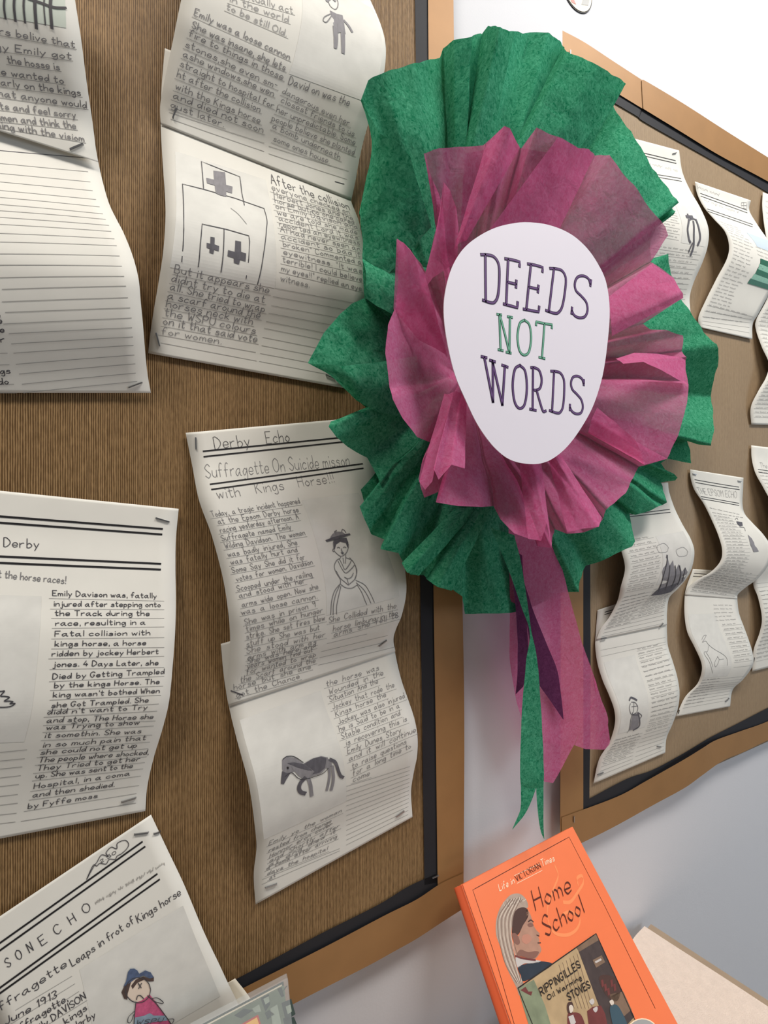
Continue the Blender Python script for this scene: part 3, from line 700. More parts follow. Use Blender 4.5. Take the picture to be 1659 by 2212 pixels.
ik.line(z6(752, 930, 756, 985, 748, 1040, 738, 1082), .0030, M['shade'], 4); ik.line(z6(775, 925, 782, 985, 780, 1030, 768, 1080), .0036, M['shade'], 4)
ik.line(z6(760, 875, 795, 895, 815, 950, 830, 985, 848, 995), .0036, M['shade_dark'], 5)
ik.fill(z6(466, 928, 475, 922, 482, 932, 474, 942), M['print'], 6)
for L_ in ((440, 875, 470, 855, 520, 858, 578, 895), (455, 990, 500, 965, 545, 1002, 590, 1008, 700, 975, 748, 935)): ik.line(z6(*L_), .0008, M['pencil_dark'], 5)
ik.build('drawing', o2)
T = [('the horse was', 735, 385, 1090, 272), ('Wounded in the', 755, 440, 1120, 307), ('Situation And the', 760, 490, 1085, 362), ('Jockey that rode the', 780, 540, 1195, 387), ('Kings horse the', 800, 590, 1140, 452), ('Jockey was also injured', 820, 640, 1265, 460),
     ('he is Said to be in a', 825, 690, 1230, 527), ('Stable condition and', 840, 740, 1235, 577), ('is recovering this is', 870, 782, 1280, 617), ('Emily Dunes Story', 880, 838, 1240, 692), ('and it will continue', 890, 890, 1340, 690),
     ('to raise questions', 910, 940, 1275, 770), ('for a long time to', 915, 990, 1305, 800), ('come', 915, 1030, 1025, 985)]
T7 = [('Emily yo the woman', 345, 1460, 835, 1232), ('rested from change', 345, 1505, 765, 1302), ('Honnor eron cover', 350, 1545, 770, 1322), ('and Shortly after', 350, 1575, 820, 1335), ('at and died it', 345, 1605, 795, 1372), ('a coma after arriving', 330, 1628, 805, 1405),
      ('days the hospital', 335, 1660, 740, 1490), ('at', 350, 1690, 390, 1668)]
ik = Ink(f2); texts(ik, z6, T, 16, 'pencil', .00075, slant=.2, space=9); texts(ik, z6, T7, 10, 'pencil', .00075, slant=.2, space=9); ik.build('handwriting', o2)
ik = Ink(f2); under(ik, z6, T, 14); under(ik, z6, T7, 9)
rules(ik, [(*z6(870, 1060 + i * 33)[0], *z6(1300 - i, 925 + i * 27)[0]) for i in range(13)])
rules(ik, [(*z6(300, 1690 + i * 32)[0], *z6(825, 1480 + i * 15)[0]) for i in range(2)]); ik.build('ruled_lines', o2)
staple(a3, f, *z5(78, 232)[0], *z5(76, 150)[0]); staple(a3, f2, *z6(1205, 1262)[0], *z6(1260, 1222)[0]); staple(a3, f2, *z6(322, 1742)[0], *z6(400, 1715)[0]); staple(a3, f, *z6(1090, 112)[0], *z6(1142, 72)[0])

# ---- A4: left middle
z7 = zc(0, 1050, 3.95); z8 = zc(0, 1460, 3.95)
a4 = article('one-page handwritten article signed by its writer, at the middle of the left side', (100, 1790))
f, o = page(a4, [((-170, 1043), (386, 1099), .0195), ((-178, 1125), (380, 1164), .021), ((-182, 1195), (379, 1227), .026), ((-184, 1285), (380, 1300), .033), ((-188, 1370), (378, 1370), .040), ((-196, 1470), (372, 1450), .043), ((-205, 1550), (365, 1516), .043),
                 ((-220, 1620), (352, 1571), .038), ((-240, 1705), (332, 1637), .029), ((-252, 1795), (318, 1700), .022), ((-255, 1860), (314, 1752), .0185)])
ik = Ink(f); ik.quad([(-170, 1280), (90, 1288), (52, 1602), (-190, 1612)], M['toner']); ik.build('picture_box', o)
ik = Ink(f); ik.line(z8(-60, 120, 5, 130, 40, 128, 8, 168, 45, 172, 82, 182, 40, 212, 80, 212, 112, 218, 88, 235, 130, 232, 100, 255, 40, 265, -60, 262), .001, M['pencil_dark'], 3); ik.build('drawing', o)
T = [('Emily Davison was, fatally', 450, 935, 1335, 955), ('injured after stepping onto', 460, 1025, 1370, 1030), ('the Track during the', 470, 1105, 1275, 1105), ('race, resulting in a', 475, 1190, 1240, 1180), ('Fatal collision with', 470, 1280, 1280, 1270),
     ('kings horse, a horse', 470, 1365, 1245, 1355), ('ridden by jockey Herbert', 445, 1450, 1350, 1430), ('jones. 4 Days Later, she', 455, 1540, 1350, 1525), ('Died by Getting Trampled', 450, 1645, 1400, 1600)]
T8 = [('by the kings Horse. The', 460, 100, 1360, 65), ("king wasn't bothed When", 455, 182, 1360, 142), ('she Got Trampled. She', 440, 270, 1265, 222), ("didd n't want to Try", 405, 328, 1255, 282), ('and stop, The Horse she', 400, 398, 1305, 362), ('was Trying to show', 395, 458, 1185, 412),
      ('it somethin. She was', 380, 528, 1200, 487), ('in so much pain that', 365, 608, 1240, 545), ('she could not get up', 345, 672, 1165, 607), ('The people where shocked,', 330, 738, 1265, 667), ('They Tried to get her', 315, 808, 1190, 722), ('up. She was sent to the', 305, 872, 1130, 782),
      ('Hospital, in a coma', 290, 962, 1105, 847), ('and then shedied.', 280, 1035, 975, 942), ('by Fyffe moss', 235, 1132, 830, 1037)]
ik = Ink(f); texts(ik, z7, T, 14, 'pencil_dark', .0009); texts(ik, z8, T8, 13.5, 'pencil_dark', .0009)
texts(ik, z7, [('on Derby', -130, 508, 332, 530)], 24, 'pencil_dark', .0009); texts(ik, z7, [('at the horse races!', -60, 775, 560, 832)], 20, 'pencil', .0009); ik.build('handwriting', o)
ik = Ink(f)
for L_ in ((-560, 215, 0, 258, 1385, 365), (-560, 268, 0, 312, 1380, 412), (-560, 575, 0, 600, 1370, 663), (-560, 628, 0, 655, 1368, 712)): ik.line(z7(*L_), .0019, M['print'], 2)
ik.build('headline_rules', o)
ik = Ink(f)
for T_, z in ((T, z7), (T8, z8)):
    for t, x0, y0, x, y in T_:
        r = 1400 - (0 if z is z7 else (y0 - 60) * 0.22); ik.line(z(x0 - 30, y0 + 24, r, y0 + 24 + (y - y0) * (r - x0 + 30) / (x - x0)), .0005, M['rule'], 1)
rules(ik, [(*z8(a, b)[0], *z8(c, d)[0]) for a, b, c, d in ((-500, 700, 230, 630), (-500, 775, 210, 705), (-500, 845, 190, 775), (-500, 925, 175, 850), (-500, 1000, 160, 925), (-500, 1085, 150, 1010), (-500, 1160, 150, 1085), (-500, 1240, 140, 1170), (-500, 1320, 130, 1245), (180, 1240, 1160, 1085))], w=.0006)
ik.build('ruled_lines', o)
staple(a4, f, *z7(1330, 270)[0], *z7(1445, 305)[0]); staple(a4, f, *z8(1037, 1072)[0], *z8(1160, 1035)[0])

# ---- A5: lower left, girl in pink
z9 = zc(0, 1760, 2.9625)
a5 = article('tilted handwritten article with a coloured girl in pink dress and blue hat, lower left', (330, 2210))
f, o = page(a5, [((-90, 2040), (326, 1760), .0195), ((-52, 2122), (362, 1836), .024), ((-10, 2205), (398, 1912), .029), ((28, 2290), (439, 2010), .033), ((66, 2380), (473, 2082), .033), ((92, 2440), (493, 2125), .031), ((112, 2490), (514, 2168), .029), ((150, 2590), (555, 2262), .026)])
ik = Ink(f); ik.quad(z9(508, 990, 1172, 580, 1410, 1160, 650, 1600), M['toner']); ik.build('picture_box', o)
ik = Ink(f)
ik.fill([(z9(885, 1115)[0][0] + 27 * math.cos(t * .52), z9(885, 1115)[0][1] + 27 * math.sin(t * .52)) for t in range(12)], M['face_tint'], 3)
ik.line([(z9(885, 1115)[0][0] + 27 * math.cos(t * .52), z9(885, 1115)[0][1] + 27 * math.sin(t * .52)) for t in range(13)], .0007, M['pencil_dark'], 6)
ik.fill(z9(778, 1130, 800, 1085, 840, 1065, 830, 1100, 818, 1140, 815, 1178, 795, 1172), M['dark_hair_pencil'], 4)
ik.fill(z9(840, 1090, 870, 1050, 920, 1030, 960, 1045, 985, 1030, 985, 1060, 955, 1062, 925, 1050, 880, 1070, 850, 1110), M['dark_hair_pencil'], 4)
ik.fill(z9(790, 1095, 808, 1060, 820, 1000, 835, 980, 860, 978, 880, 990, 892, 1012, 930, 990, 965, 1002, 985, 1035, 960, 1042, 920, 1022, 870, 1042, 830, 1070), M['blue_pencil'], 5)
ik.line(z9(875, 1175, 882, 1152, 900, 1150, 920, 1168), .0008, M['pencil_dark'], 6); ik.line(z9(885, 1070, 905, 1100), .0008, M['pencil_dark'], 6); ik.line(z9(908, 1070, 888, 1105), .0008, M['pencil_dark'], 6)
ik.fill(z9(872, 1195, 905, 1185, 958, 1145, 1000, 1195, 1065, 1285, 960, 1290, 862, 1300), M['pink_pencil'], 4)
ik.fill(z9(865, 1290, 920, 1280, 960, 1262, 985, 1278, 1062, 1278, 1072, 1310, 980, 1320, 860, 1352), M['sash_blue'], 5)
ik.fill(z9(860, 1352, 980, 1318, 1075, 1308, 1140, 1400, 1000, 1470, 850, 1500), M['pink_pencil'], 4)
ik.line(z9(870, 1195, 860, 1300, 850, 1500), .0007, M['pencil_dark'], 6); ik.line(z9(945, 1150, 1000, 1200, 1075, 1300, 1140, 1400), .0007, M['pencil_dark'], 6)
ik.line(z9(968, 1168, 1010, 1165, 1045, 1192, 1035, 1200, 985, 1185), .0007, M['pencil_dark'], 6); ik.line(z9(860, 1250, 825, 1285, 820, 1320, 840, 1315, 858, 1270), .0007, M['pencil_dark'], 6)
ik.line(z9(1070, 1300, 1112, 1300, 1100, 1330, 1080, 1335), .0007, M['pencil_dark'], 6)
texts(ik, z9, [('WSPU', 872, 1332, 1040, 1312)], 11, 'pencil_dark', .0008, lift=8)
ik.line(z9(556, 410, 600, 330, 622, 300, 650, 255, 690, 262, 680, 240, 712, 205, 748, 215, 752, 180, 800, 160, 824, 185, 812, 215, 780, 245, 750, 262, 738, 282, 700, 282, 680, 312, 640, 308, 620, 325, 600, 318, 575, 365, 556, 410), .0007, M['pencil_dark'], 3)
texts(ik, z9, [('2.50', 645, 308, 745, 245)], 9, 'pencil_dark', .0007)
ik.build('drawing', o)
ik = Ink(f)
texts(ik, z9, [('P S O N', -20, 1025, 215, 865), ('E C H O', 270, 838, 585, 605)], 30, 'pencil_dark', .0010, space=10)
texts(ik, z9, [('Suffragette', -110, 1330, 430, 968), ('Leaps in frot of', 465, 970, 862, 688), ('Kings horse', 885, 690, 1160, 510)], 25, 'pencil_dark', .0010)
texts(ik, z9, [('4 June 1913', -40, 1385, 365, 1165), ('Suffragette,', 60, 1420, 435, 1188), ('Emily DAVISON', 190, 1420, 552, 1172), ('the kings', 300, 1420, 558, 1245), ('at derby', 400, 1420, 612, 1292)], 21, 'pencil_dark', .0010)
scribble(ik, *z9(610, 580)[0], *z9(1075, 310)[0], 12, M['rule'], .0006)
ik.build('handwriting', o)
ik = Ink(f)
for L_ in ((-100, 890, 910, 172), (-100, 938, 927, 203), (-100, 1178, 1005, 378), (-100, 1212, 1020, 413)): ik.line(z9(*L_), .0017, M['print'], 2)
ik.build('headline_rules', o)
ik = Ink(f); rules(ik, [(*z9(a, b)[0], *z9(c, d)[0]) for a, b, c, d in ((100, 1250, 460, 1032), (60, 1345, 480, 1080), (150, 1360, 505, 1130), (230, 1390, 560, 1185))]); ik.build('ruled_lines', o)
f2, o2 = page(a5, [((395, 2180), (508, 2114), .0225), ((420, 2230), (540, 2156), .0225), ((450, 2300), (580, 2225), .0225)], 'paper2')
staple(a5, f, *z9(860, 122)[0], *z9(950, 110)[0]); staple(a5, f, *z9(985, 118)[0], *z9(1026, 106)[0])

# ---- right board
def tinycol(ik, xa, ya, xb, yb, n, wl, dx, dy, h, m='pencil'):
    """n lines of tiny writing; first line starts at (xa, ya), last at (xb, yb)"""
    for i in range(n):
        t = i / max(1, n - 1); x = xa + (xb - xa) * t; y = ya + (yb - ya) * t; w_ = wl * random.uniform(0.8, 1.0)
        scribble(ik, x, y, x + w_, y + dy * w_ / wl, h, M[m])
def rowcol(ik, f, u0, u1, v0, v1, n, h, m='pencil', wd=.0006):
    """n lines of tiny writing laid on the page itself, between fractions of its width and length"""
    for i in range(n):
        v = v0 + (v1 - v0) * i / max(1, n - 1); t = u0; ue = u0 + (u1 - u0) * random.uniform(0.78, 1.0)
        while t < ue - 0.02:
            e = min(ue, t + random.uniform(.04, .12)); k = max(4, int((e - t) / .009)); q = []
            for j in range(k + 1): q.append(Vector((t + (e - t) * j / k, v - h * ((0.1 if j % 2 else 0.65) + random.uniform(-.15, .3)))))
            ik.stroke(q, wd, M[m], 2); t = e + random.uniform(.02, .035)
def rowrules(ik, u0, u1, v0, v1, n, m='rule', wd=.0005):
    for i in range(n):
        v = v0 + (v1 - v0) * i / max(1, n - 1); q = [Vector((u0 + (u1 - u0) * j / 12, v)) for j in range(13)]; ik.stroke(q, wd, M[m], 1)
def uvbox(ik, u0, u1, v0, v1, m, lift=1):
    k = ik.mi(M[m]); n = 30; n0 = len(ik.V)
    for i in range(n + 1):
        for j in range(n + 1):
            u = u0 + (u1 - u0) * j / n; v = v0 + (v1 - v0) * i / n; ik.V.append(ik.f.ev(u, v) + ik.f.nrm(u, v) * .00018 * lift)
    for i in range(n):
        for j in range(n):
            x = n0 + i * (n + 1) + j; ik.F.append((x, x + n + 1, x + n + 2, x + 1)); ik.M.append(k)
za = zc(1100, 0, 2.968); zb_ = zc(1100, 560, 2.968); zd = zc(1200, 1000, 3.614); ze = zc(1200, 1400, 3.614)
# R1
r1 = article('curled article with an inked coat figure, peeping out right of the rosette', (1420, 675))
f, o = page(r1, [((1335, 290), (1467, 325), .0185), ((1338, 330), (1474, 371), .020), ((1350, 375), (1491, 411), .029), ((1372, 415), (1514, 451), .040), ((1390, 462), (1530, 492), .048), ((1391, 505), (1529, 530), .047), ((1380, 552), (1517, 568), .040), ((1364, 600), (1499, 609), .030), ((1350, 637), (1490, 642), .022), ((1345, 672), (1492, 678), .0185)])
ik = Ink(f)
for L_ in ((800, 966, 1065, 1030), (800, 984, 1070, 1048), (850, 1104, 1100, 1145), (850, 1120, 1105, 1163)): ik.line(za(*L_), .0012, M['print'], 2)
ik.build('headline_rules', o)
ik = Ink(f); scribble(ik, *za(850, 1050)[0], *za(1085, 1110)[0], 9, M['pencil_faint'], .0006); rowcol(ik, f, .2, .52, .36, .60, 9, .010); rowcol(ik, f, .2, .9, .66, .90, 9, .010); ik.build('handwriting', o)
ik = Ink(f); uvbox(ik, .56, .95, .36, .62, 'toner'); ik.build('picture_box', o)
ik = Ink(f)
for L_, w_ in (((1150, 1410, 1142, 1470, 1150, 1530, 1160, 1555), .0045), ((1195, 1410, 1215, 1470, 1222, 1530, 1208, 1570), .0050), ((1178, 1420, 1182, 1500, 1180, 1580, 1162, 1635), .0045), ((1172, 1560, 1155, 1600, 1150, 1615), .0030), ((1135, 1390, 1172, 1392), .0060), ((1150, 1412, 1175, 1404, 1198, 1412), .0030), ((1142, 1375, 1146, 1385), .004)):
    ik.line(za(*L_), w_, M['shade_dark'], 4)
ik.build('drawing', o)
ik = Ink(f); rowrules(ik, .2, .52, .37, .61, 9); rowrules(ik, .1, .92, .67, .95, 11); ik.build('ruled_lines', o)
staple(r1, f, 1452, 333, 1460, 331)
# R2
r2 = article('curled article with a green striped flag drawing, upper right', (1560, 720))
f, o = page(r2, [((1501, 392), (1622, 433), .0185), ((1506, 418), (1619, 455), .020), ((1521, 448), (1636, 485), .027), ((1543, 474), (1657, 515), .035), ((1566, 500), (1680, 545), .044), ((1575, 531), (1690, 575), .047), ((1570, 560), (1684, 605), .045), ((1548, 602), (1662, 635), .036), ((1525, 648), (1637, 680), .027), ((1509, 685), (1626, 700), .0205), ((1511, 707), (1625, 733), .0190)])
ik = Ink(f)
for L_ in ((1225, 1240, 1525, 1348), (1228, 1258, 1525, 1365), (1270, 1340, 1560, 1440), (1272, 1355, 1560, 1455)): ik.line(za(*L_), .0012, M['print'], 2)
ik.build('headline_rules', o)
ik = Ink(f); scribble(ik, *za(1205, 1212)[0], *za(1350, 1262)[0], 9, M['pencil'], .0007); scribble(ik, *za(1250, 1295)[0], *za(1470, 1375)[0], 8, M['pencil_faint'], .0007)
rowcol(ik, f, .08, .46, .29, .84, 24, .009); rowcol(ik, f, .52, .9, .42, .47, 3, .010); rowcol(ik, f, .08, .9, .86, .92, 3, .009); ik.build('handwriting', o)
ik = Ink(f); uvbox(ik, .55, .97, .30, .41, 'blue_tone'); ik.build('picture_box', o)
ik = Ink(f)
for k in range(5):
    v0 = .485 + k * .035
    uvbox(ik, .56 - .012 * k, .99, v0, v0 + .035, 'flag_green' if k % 2 == 0 else 'flag_pale', 3)
ik.line(za(1487, 1300, 1520, 1298, 1522, 1340, 1490, 1336, 1487, 1300), .0008, M['pencil'], 3, smooth=False); ik.line(za(1503, 1300, 1505, 1338), .0008, M['pencil'], 3); ik.line(za(1488, 1318, 1521, 1318), .0008, M['pencil'], 3)
ik.line(zb_(1590, 60, 1610, 45, 1625, 65, 1640, 40, 1655, 60), .0010, M['pencil_dark'], 3)
ik.build('drawing', o)
ik = Ink(f); rowrules(ik, .06, .94, .86, .97, 5); ik.build('ruled_lines', o)
# R3
r3 = article('curled article overlapped by the flag article, cut by the right picture edge', (1650, 905))
f, o = page(r3, [((1648, 415), (1768, 462), .0185), ((1647, 450), (1766, 494), .021), ((1655, 510), (1776, 548), .030), ((1670, 560), (1790, 594), .038), ((1672, 605), (1792, 635), .040), ((1655, 650), (1775, 675), .031), ((1634, 690), (1752, 710), .0225), ((1633, 712), (1752, 730), .021), ((1646, 750), (1765, 765), .027), ((1661, 785), (1780, 797), .033), ((1655, 815), (1774, 824), .033), ((1638, 845), (1758, 852), .028), ((1622, 880), (1742, 884), .021), ((1623, 917), (1742, 920), .0185)])
ik = Ink(f); rowcol(ik, f, .05, .9, .04, .12, 4, .010); rowcol(ik, f, .06, .46, .2, .46, 16, .009); rowcol(ik, f, .08, .9, .5, .97, 28, .009); ik.build('handwriting', o)
ik = Ink(f); rowrules(ik, .05, .95, .5, .97, 28); ik.build('ruled_lines', o)
# R4
r4 = article('long curled article with a pencil fire drawing, beside the pink ribbon tail', (1360, 1665))
f, o = page(r4, [((1308, 1052), (1443, 1042), .0185), ((1308, 1080), (1446, 1064), .020), ((1314, 1117), (1457, 1097), .026), ((1330, 1158), (1474, 1132), .034), ((1344, 1196), (1493, 1166), .042), ((1350, 1230), (1500, 1196), .044), ((1341, 1268), (1491, 1236), .041), ((1334, 1298), (1468, 1268), .032), ((1317, 1332), (1446, 1291), .024), ((1298, 1358), (1441, 1322), .020), ((1288, 1382), (1441, 1350), .0190)])
# the left edge behind the green tissue, then in view
ik = Ink(f)
for L_ in ((540, 408, 890, 362), (540, 424, 895, 385)): ik.line(zd(*L_), .0012, M['print'], 2)
ik.build('headline_rules', o)
ik = Ink(f); uvbox(ik, .52, .95, .34, .66, 'toner'); ik.build('picture_box', o)
ik = Ink(f)
ik.fill(zd(745, 1035, 800, 985, 835, 900, 830, 850, 865, 712, 890, 800, 915, 760, 930, 850, 960, 790, 985, 850, 1010, 815, 1030, 850, 1000, 920, 930, 985, 880, 1010, 800, 1030), M['shade'], 3)
ik.fill(zd(745, 1035, 800, 985, 880, 960, 960, 930, 900, 1005, 830, 1025), M['shade_dark'], 4)
for L_ in ((870, 720, 840, 880, 800, 1000), (890, 800, 880, 900, 850, 990), (930, 800, 935, 880, 900, 970), (965, 800, 975, 870, 950, 950), (1010, 820, 1000, 870, 985, 920)): ik.line(zd(*L_), .0020, M['pencil_dark'], 5)
for cx_, cy_, r_ in ((835, 665, 42), (985, 695, 42)): ik.line(zd(*[c for t in range(10) for c in (cx_ + (r_ + 6 * (t % 2)) * math.cos(t * .7), cy_ + (r_ * .8 + 4 * (t % 2)) * math.sin(t * .7))]), .0007, M['pencil_faint'], 3)
ik.build('drawing', o)
ik = Ink(f); rowcol(ik, f, .10, .50, .34, .66, 11, .012); rowcol(ik, f, .08, .48, .71, .93, 9, .010); rowcol(ik, f, .52, .95, .70, .90, 9, .010); ik.build('handwriting', o)
ik = Ink(f); rowrules(ik, .08, .49, .345, .67, 11); rowrules(ik, .06, .95, .71, .985, 12); ik.build('ruled_lines', o)
f2, o2 = page(r4, [((1291, 1318), (1436, 1270), .0165), ((1287, 1370), (1440, 1340), .0168), ((1286, 1398), (1441, 1369), .0188), ((1291, 1434), (1443, 1396), .022), ((1302, 1470), (1453, 1428), .028), ((1315, 1500), (1463, 1462), .034), ((1327, 1534), (1468, 1497), .038), ((1328, 1566), (1464, 1532), .036), ((1316, 1605), (1452, 1566), .029), ((1294, 1641), (1440, 1594), .022), ((1282, 1693), (1437, 1626), .0185)])
ik = Ink(f2); uvbox(ik, .08, .50, .32, .74, 'toner'); ik.build('picture_box', o2)
ik = Ink(f2)
for L_, w_ in (((575, 405, 585, 385, 605, 390, 632, 405), .003), ((582, 430, 575, 470, 590, 515, 630, 500, 640, 460, 620, 425, 590, 420), .0010), ((592, 455, 640, 450), .0008), ((610, 425, 605, 500), .0008), ((600, 500, 585, 560, 572, 640), .0012), ((640, 500, 655, 560, 650, 610, 605, 640), .0022), ((600, 520, 640, 520), .0012), ((640, 500, 670, 525, 655, 550), .0014), ((572, 640, 555, 660), .0010)):
    ik.line(ze(*L_), w_, M['shade_dark'], 4)
ik.fill(ze(602, 512, 642, 508, 652, 560, 645, 612, 605, 636, 578, 640, 590, 570), M['shade'], 3)
ik.build('drawing', o2)
ik = Ink(f2); rowcol(ik, f2, .55, .96, .30, .78, 20, .010); rowcol(ik, f2, .08, .5, .78, .92, 8, .009); ik.build('handwriting', o2)
ik = Ink(f2); rowrules(ik, .06, .97, .26, .29, 2); rowrules(ik, .54, .97, .305, .97, 24); rowrules(ik, .06, .5, .78, .97, 10); rowrules(ik, .1, .9, .03, .045, 2, 'print', .0012); ik.build('ruled_lines', o2)
staple(r4, f, *zd(812, 1285)[0], *zd(836, 1250)[0]); staple(r4, f, *zd(345, 1395)[0], *zd(375, 1420)[0]); staple(r4, f2, *ze(790, 763)[0], *ze(820, 768)[0]); staple(r4, f2, *ze(325, 985)[0], *ze(370, 968)[0])
# R5
r5 = article('long curled Epsom Echo article with a thin pencil horse, second column of right board', (1510, 1540))
f, o = page(r5, [((1491, 1014), (1606, 1032), .0185), ((1492, 1032), (1605, 1058), .0195), ((1500, 1058), (1604, 1088), .022), ((1520, 1088), (1609, 1110), .027), ((1537, 1122), (1626, 1130), .033), ((1552, 1157), (1650, 1156), .041), ((1560, 1188), (1667, 1186), .046), ((1556, 1213), (1660, 1220), .045), ((1535, 1236), (1638, 1249), .037), ((1508, 1251), (1612, 1268), .028), ((1488, 1268), (1594, 1284), .0205), ((1480, 1286), (1593, 1294), .0190)])
ik = Ink(f)
for L_ in ((1085, 130, 1430, 188), (1092, 152, 1435, 208), (1135, 262, 1432, 315), (1140, 280, 1432, 332)): ik.line(zd(*L_), .0012, M['print'], 2)
ik.build('headline_rules', o)
ik = Ink(f); texts(ik, zd, [('THE EPSOM ECHO', 1125, 240, 1415, 275)], 17, 'pencil_faint', .0009); rowcol(ik, f, .1, .95, .28, .31, 2, .009); rowcol(ik, f, .1, .52, .33, .73, 18, .009); rowcol(ik, f, .08, .9, .75, .97, 10, .009); ik.build('handwriting', o)
ik = Ink(f); ik.fill(zd(1410, 455, 1455, 462, 1460, 490, 1440, 495, 1418, 478), M['shade_dark'], 3); ik.line(zd(1400, 440, 1415, 430, 1422, 442), .0012, M['pencil'], 3)
ik.line(zd(1435, 500, 1470, 505, 1480, 530), .0012, M['pencil'], 3); ik.fill(zd(1500, 560, 1530, 590, 1585, 690, 1545, 695, 1520, 640), M['shade'], 3); ik.build('drawing', o)
ik = Ink(f); rowrules(ik, .08, .54, .335, .735, 18); rowrules(ik, .06, .95, .755, .975, 10); ik.build('ruled_lines', o)
f2, o2 = page(r5, [((1497, 1229), (1598, 1236), .0165), ((1483, 1268), (1594, 1274), .017), ((1479, 1292), (1593, 1297), .0188), ((1479, 1330), (1597, 1326), .023), ((1485, 1366), (1607, 1354), .028), ((1500, 1397), (1618, 1384), .033), ((1514, 1428), (1626, 1412), .037), ((1516, 1450), (1626, 1438), .037), ((1506, 1478), (1605, 1468), .030), ((1480, 1506), (1583, 1490), .022), ((1460, 1548), (1577, 1526), .0185)])
ik = Ink(f2); uvbox(ik, .06, .55, .29, .72, 'toner'); ik.build('picture_box', o2)
ik = Ink(f2)
for L_ in ((1140, 1380, 1155, 1350, 1175, 1345, 1160, 1375, 1145, 1400, 1170, 1390, 1195, 1420, 1240, 1455, 1300, 1490, 1335, 1525, 1340, 1580), (1195, 1425, 1185, 1470, 1160, 1475, 1165, 1500, 1195, 1545, 1215, 1600, 1225, 1640), (1175, 1480, 1205, 1530, 1225, 1590), (1265, 1510, 1240, 1560, 1250, 1590, 1275, 1535, 1260, 1510), (1275, 1535, 1310, 1530)):
    ik.line(zd(*L_), .0007, M['pencil'], 3)
ik.build('drawing', o2)
ik = Ink(f2); rowcol(ik, f2, .52, .95, .24, .34, 5, .010); rowcol(ik, f2, .62, .96, .37, .62, 9, .010); rowcol(ik, f2, .06, .5, .74, .93, 9, .009); ik.build('handwriting', o2)
ik = Ink(f2); rowrules(ik, .6, .97, .375, .66, 10); rowrules(ik, .06, .95, .74, .95, 10); rowrules(ik, .05, .8, .03, .05, 2, 'print', .0012); ik.build('ruled_lines', o2)
staple(r5, f, *zd(1068, 85)[0], *zd(1095, 92)[0]); staple(r5, f, *zd(1420, 140)[0], *zd(1446, 146)[0]); staple(r5, f2, *ze(1322, 415)[0], *ze(1350, 390)[0]); staple(r5, f2, *ze(955, 508)[0], *ze(962, 480)[0])
# R6
r6 = article('curled article cut by the right picture edge, below the flag article', (1650, 1440))
f, o = page(r6, [((1623, 962), (1743, 976), .0185), ((1624, 990), (1744, 1005), .020), ((1632, 1022), (1753, 1037), .026), ((1650, 1055), (1772, 1066), .034), ((1668, 1092), (1790, 1098), .042), ((1672, 1135), (1795, 1138), .043), ((1665, 1180), (1786, 1182), .039), ((1648, 1220), (1768, 1216), .031), ((1630, 1250), (1750, 1240), .0235), ((1628, 1266), (1748, 1254), .022), ((1638, 1292), (1760, 1275), .026), ((1646, 1335), (1768, 1312), .030), ((1641, 1367), (1762, 1342), .027), ((1628, 1405), (1750, 1378), .0215), ((1625, 1451), (1746, 1420), .0185)])
ik = Ink(f)
for x0, y0, x1, y1 in ((1580, 30, 1700, 48), (1585, 52, 1700, 70)): ik.line(zd(x0 + 0, y0 + 20, x1, y1 + 20), .0012, M['print'], 2)
ik.build('headline_rules', o)
ik = Ink(f); texts(ik, zd, [('The', 1600, 35, 1655, 42)], 13, 'pencil', .0008); rowcol(ik, f, .06, .5, .12, .5, 22, .008); rowcol(ik, f, .06, .9, .66, .95, 17, .008); ik.build('handwriting', o)
ik = Ink(f); rowrules(ik, .05, .95, .62, .96, 20); ik.build('ruled_lines', o)
staple(r6, f, 1626, 1430, 1629, 1420)

# ------------------------------------------------------------------ round badge on the wall
bc = at(1247, -20, 0.001)
badge = thing('picture_badge', 'round picture cut-out with dark rim stuck high on the white wall', 'wall picture', bc)
rr = (at(1247, 24, 0.001) - bc).length
def disc(name, c, r, y, m, parent, k=48, th=0.0012):
    V = [(c.x + r * math.cos(2 * math.pi * i / k), y, c.z + r * math.sin(2 * math.pi * i / k)) for i in range(k)]
    V += [(a, y - th, d) for a, _, d in V]
    Fc = [tuple(range(k)), tuple(range(2 * k - 1, k - 1, -1))] + [(i, i + k, (i + 1) % k + k, (i + 1) % k) for i in range(k)]
    return mesh(name, V, Fc, m, parent, smooth=False)
disc('rim', bc, rr, 0.0, M['print'], badge); disc('picture_card', bc, rr * 0.945, -0.0012, M['badge_cream'], badge, th=0.0006)
pl = Plane(Vector((bc.x - rr, -0.0019, bc.z - rr)), (2 * rr, 0, 0), (0, 0, 2 * rr)); ik = Ink(pl)
U = lambda *p: [Vector((p[i], p[i + 1])) for i in range(0, len(p), 2)]
ik.fill(None, M['badge_red'], 1, uvs=U(.14, .35, .3, .28, .45, .12, .3, .1, .16, .24)); ik.fill(None, M['badge_grey'], 1, uvs=U(.62, .2, .86, .3, .9, .45, .68, .38)); ik.fill(None, M['badge_red'], 1, uvs=U(.3, .7, .6, .75, .5, .9, .35, .86))
ik.build('drawing', badge)

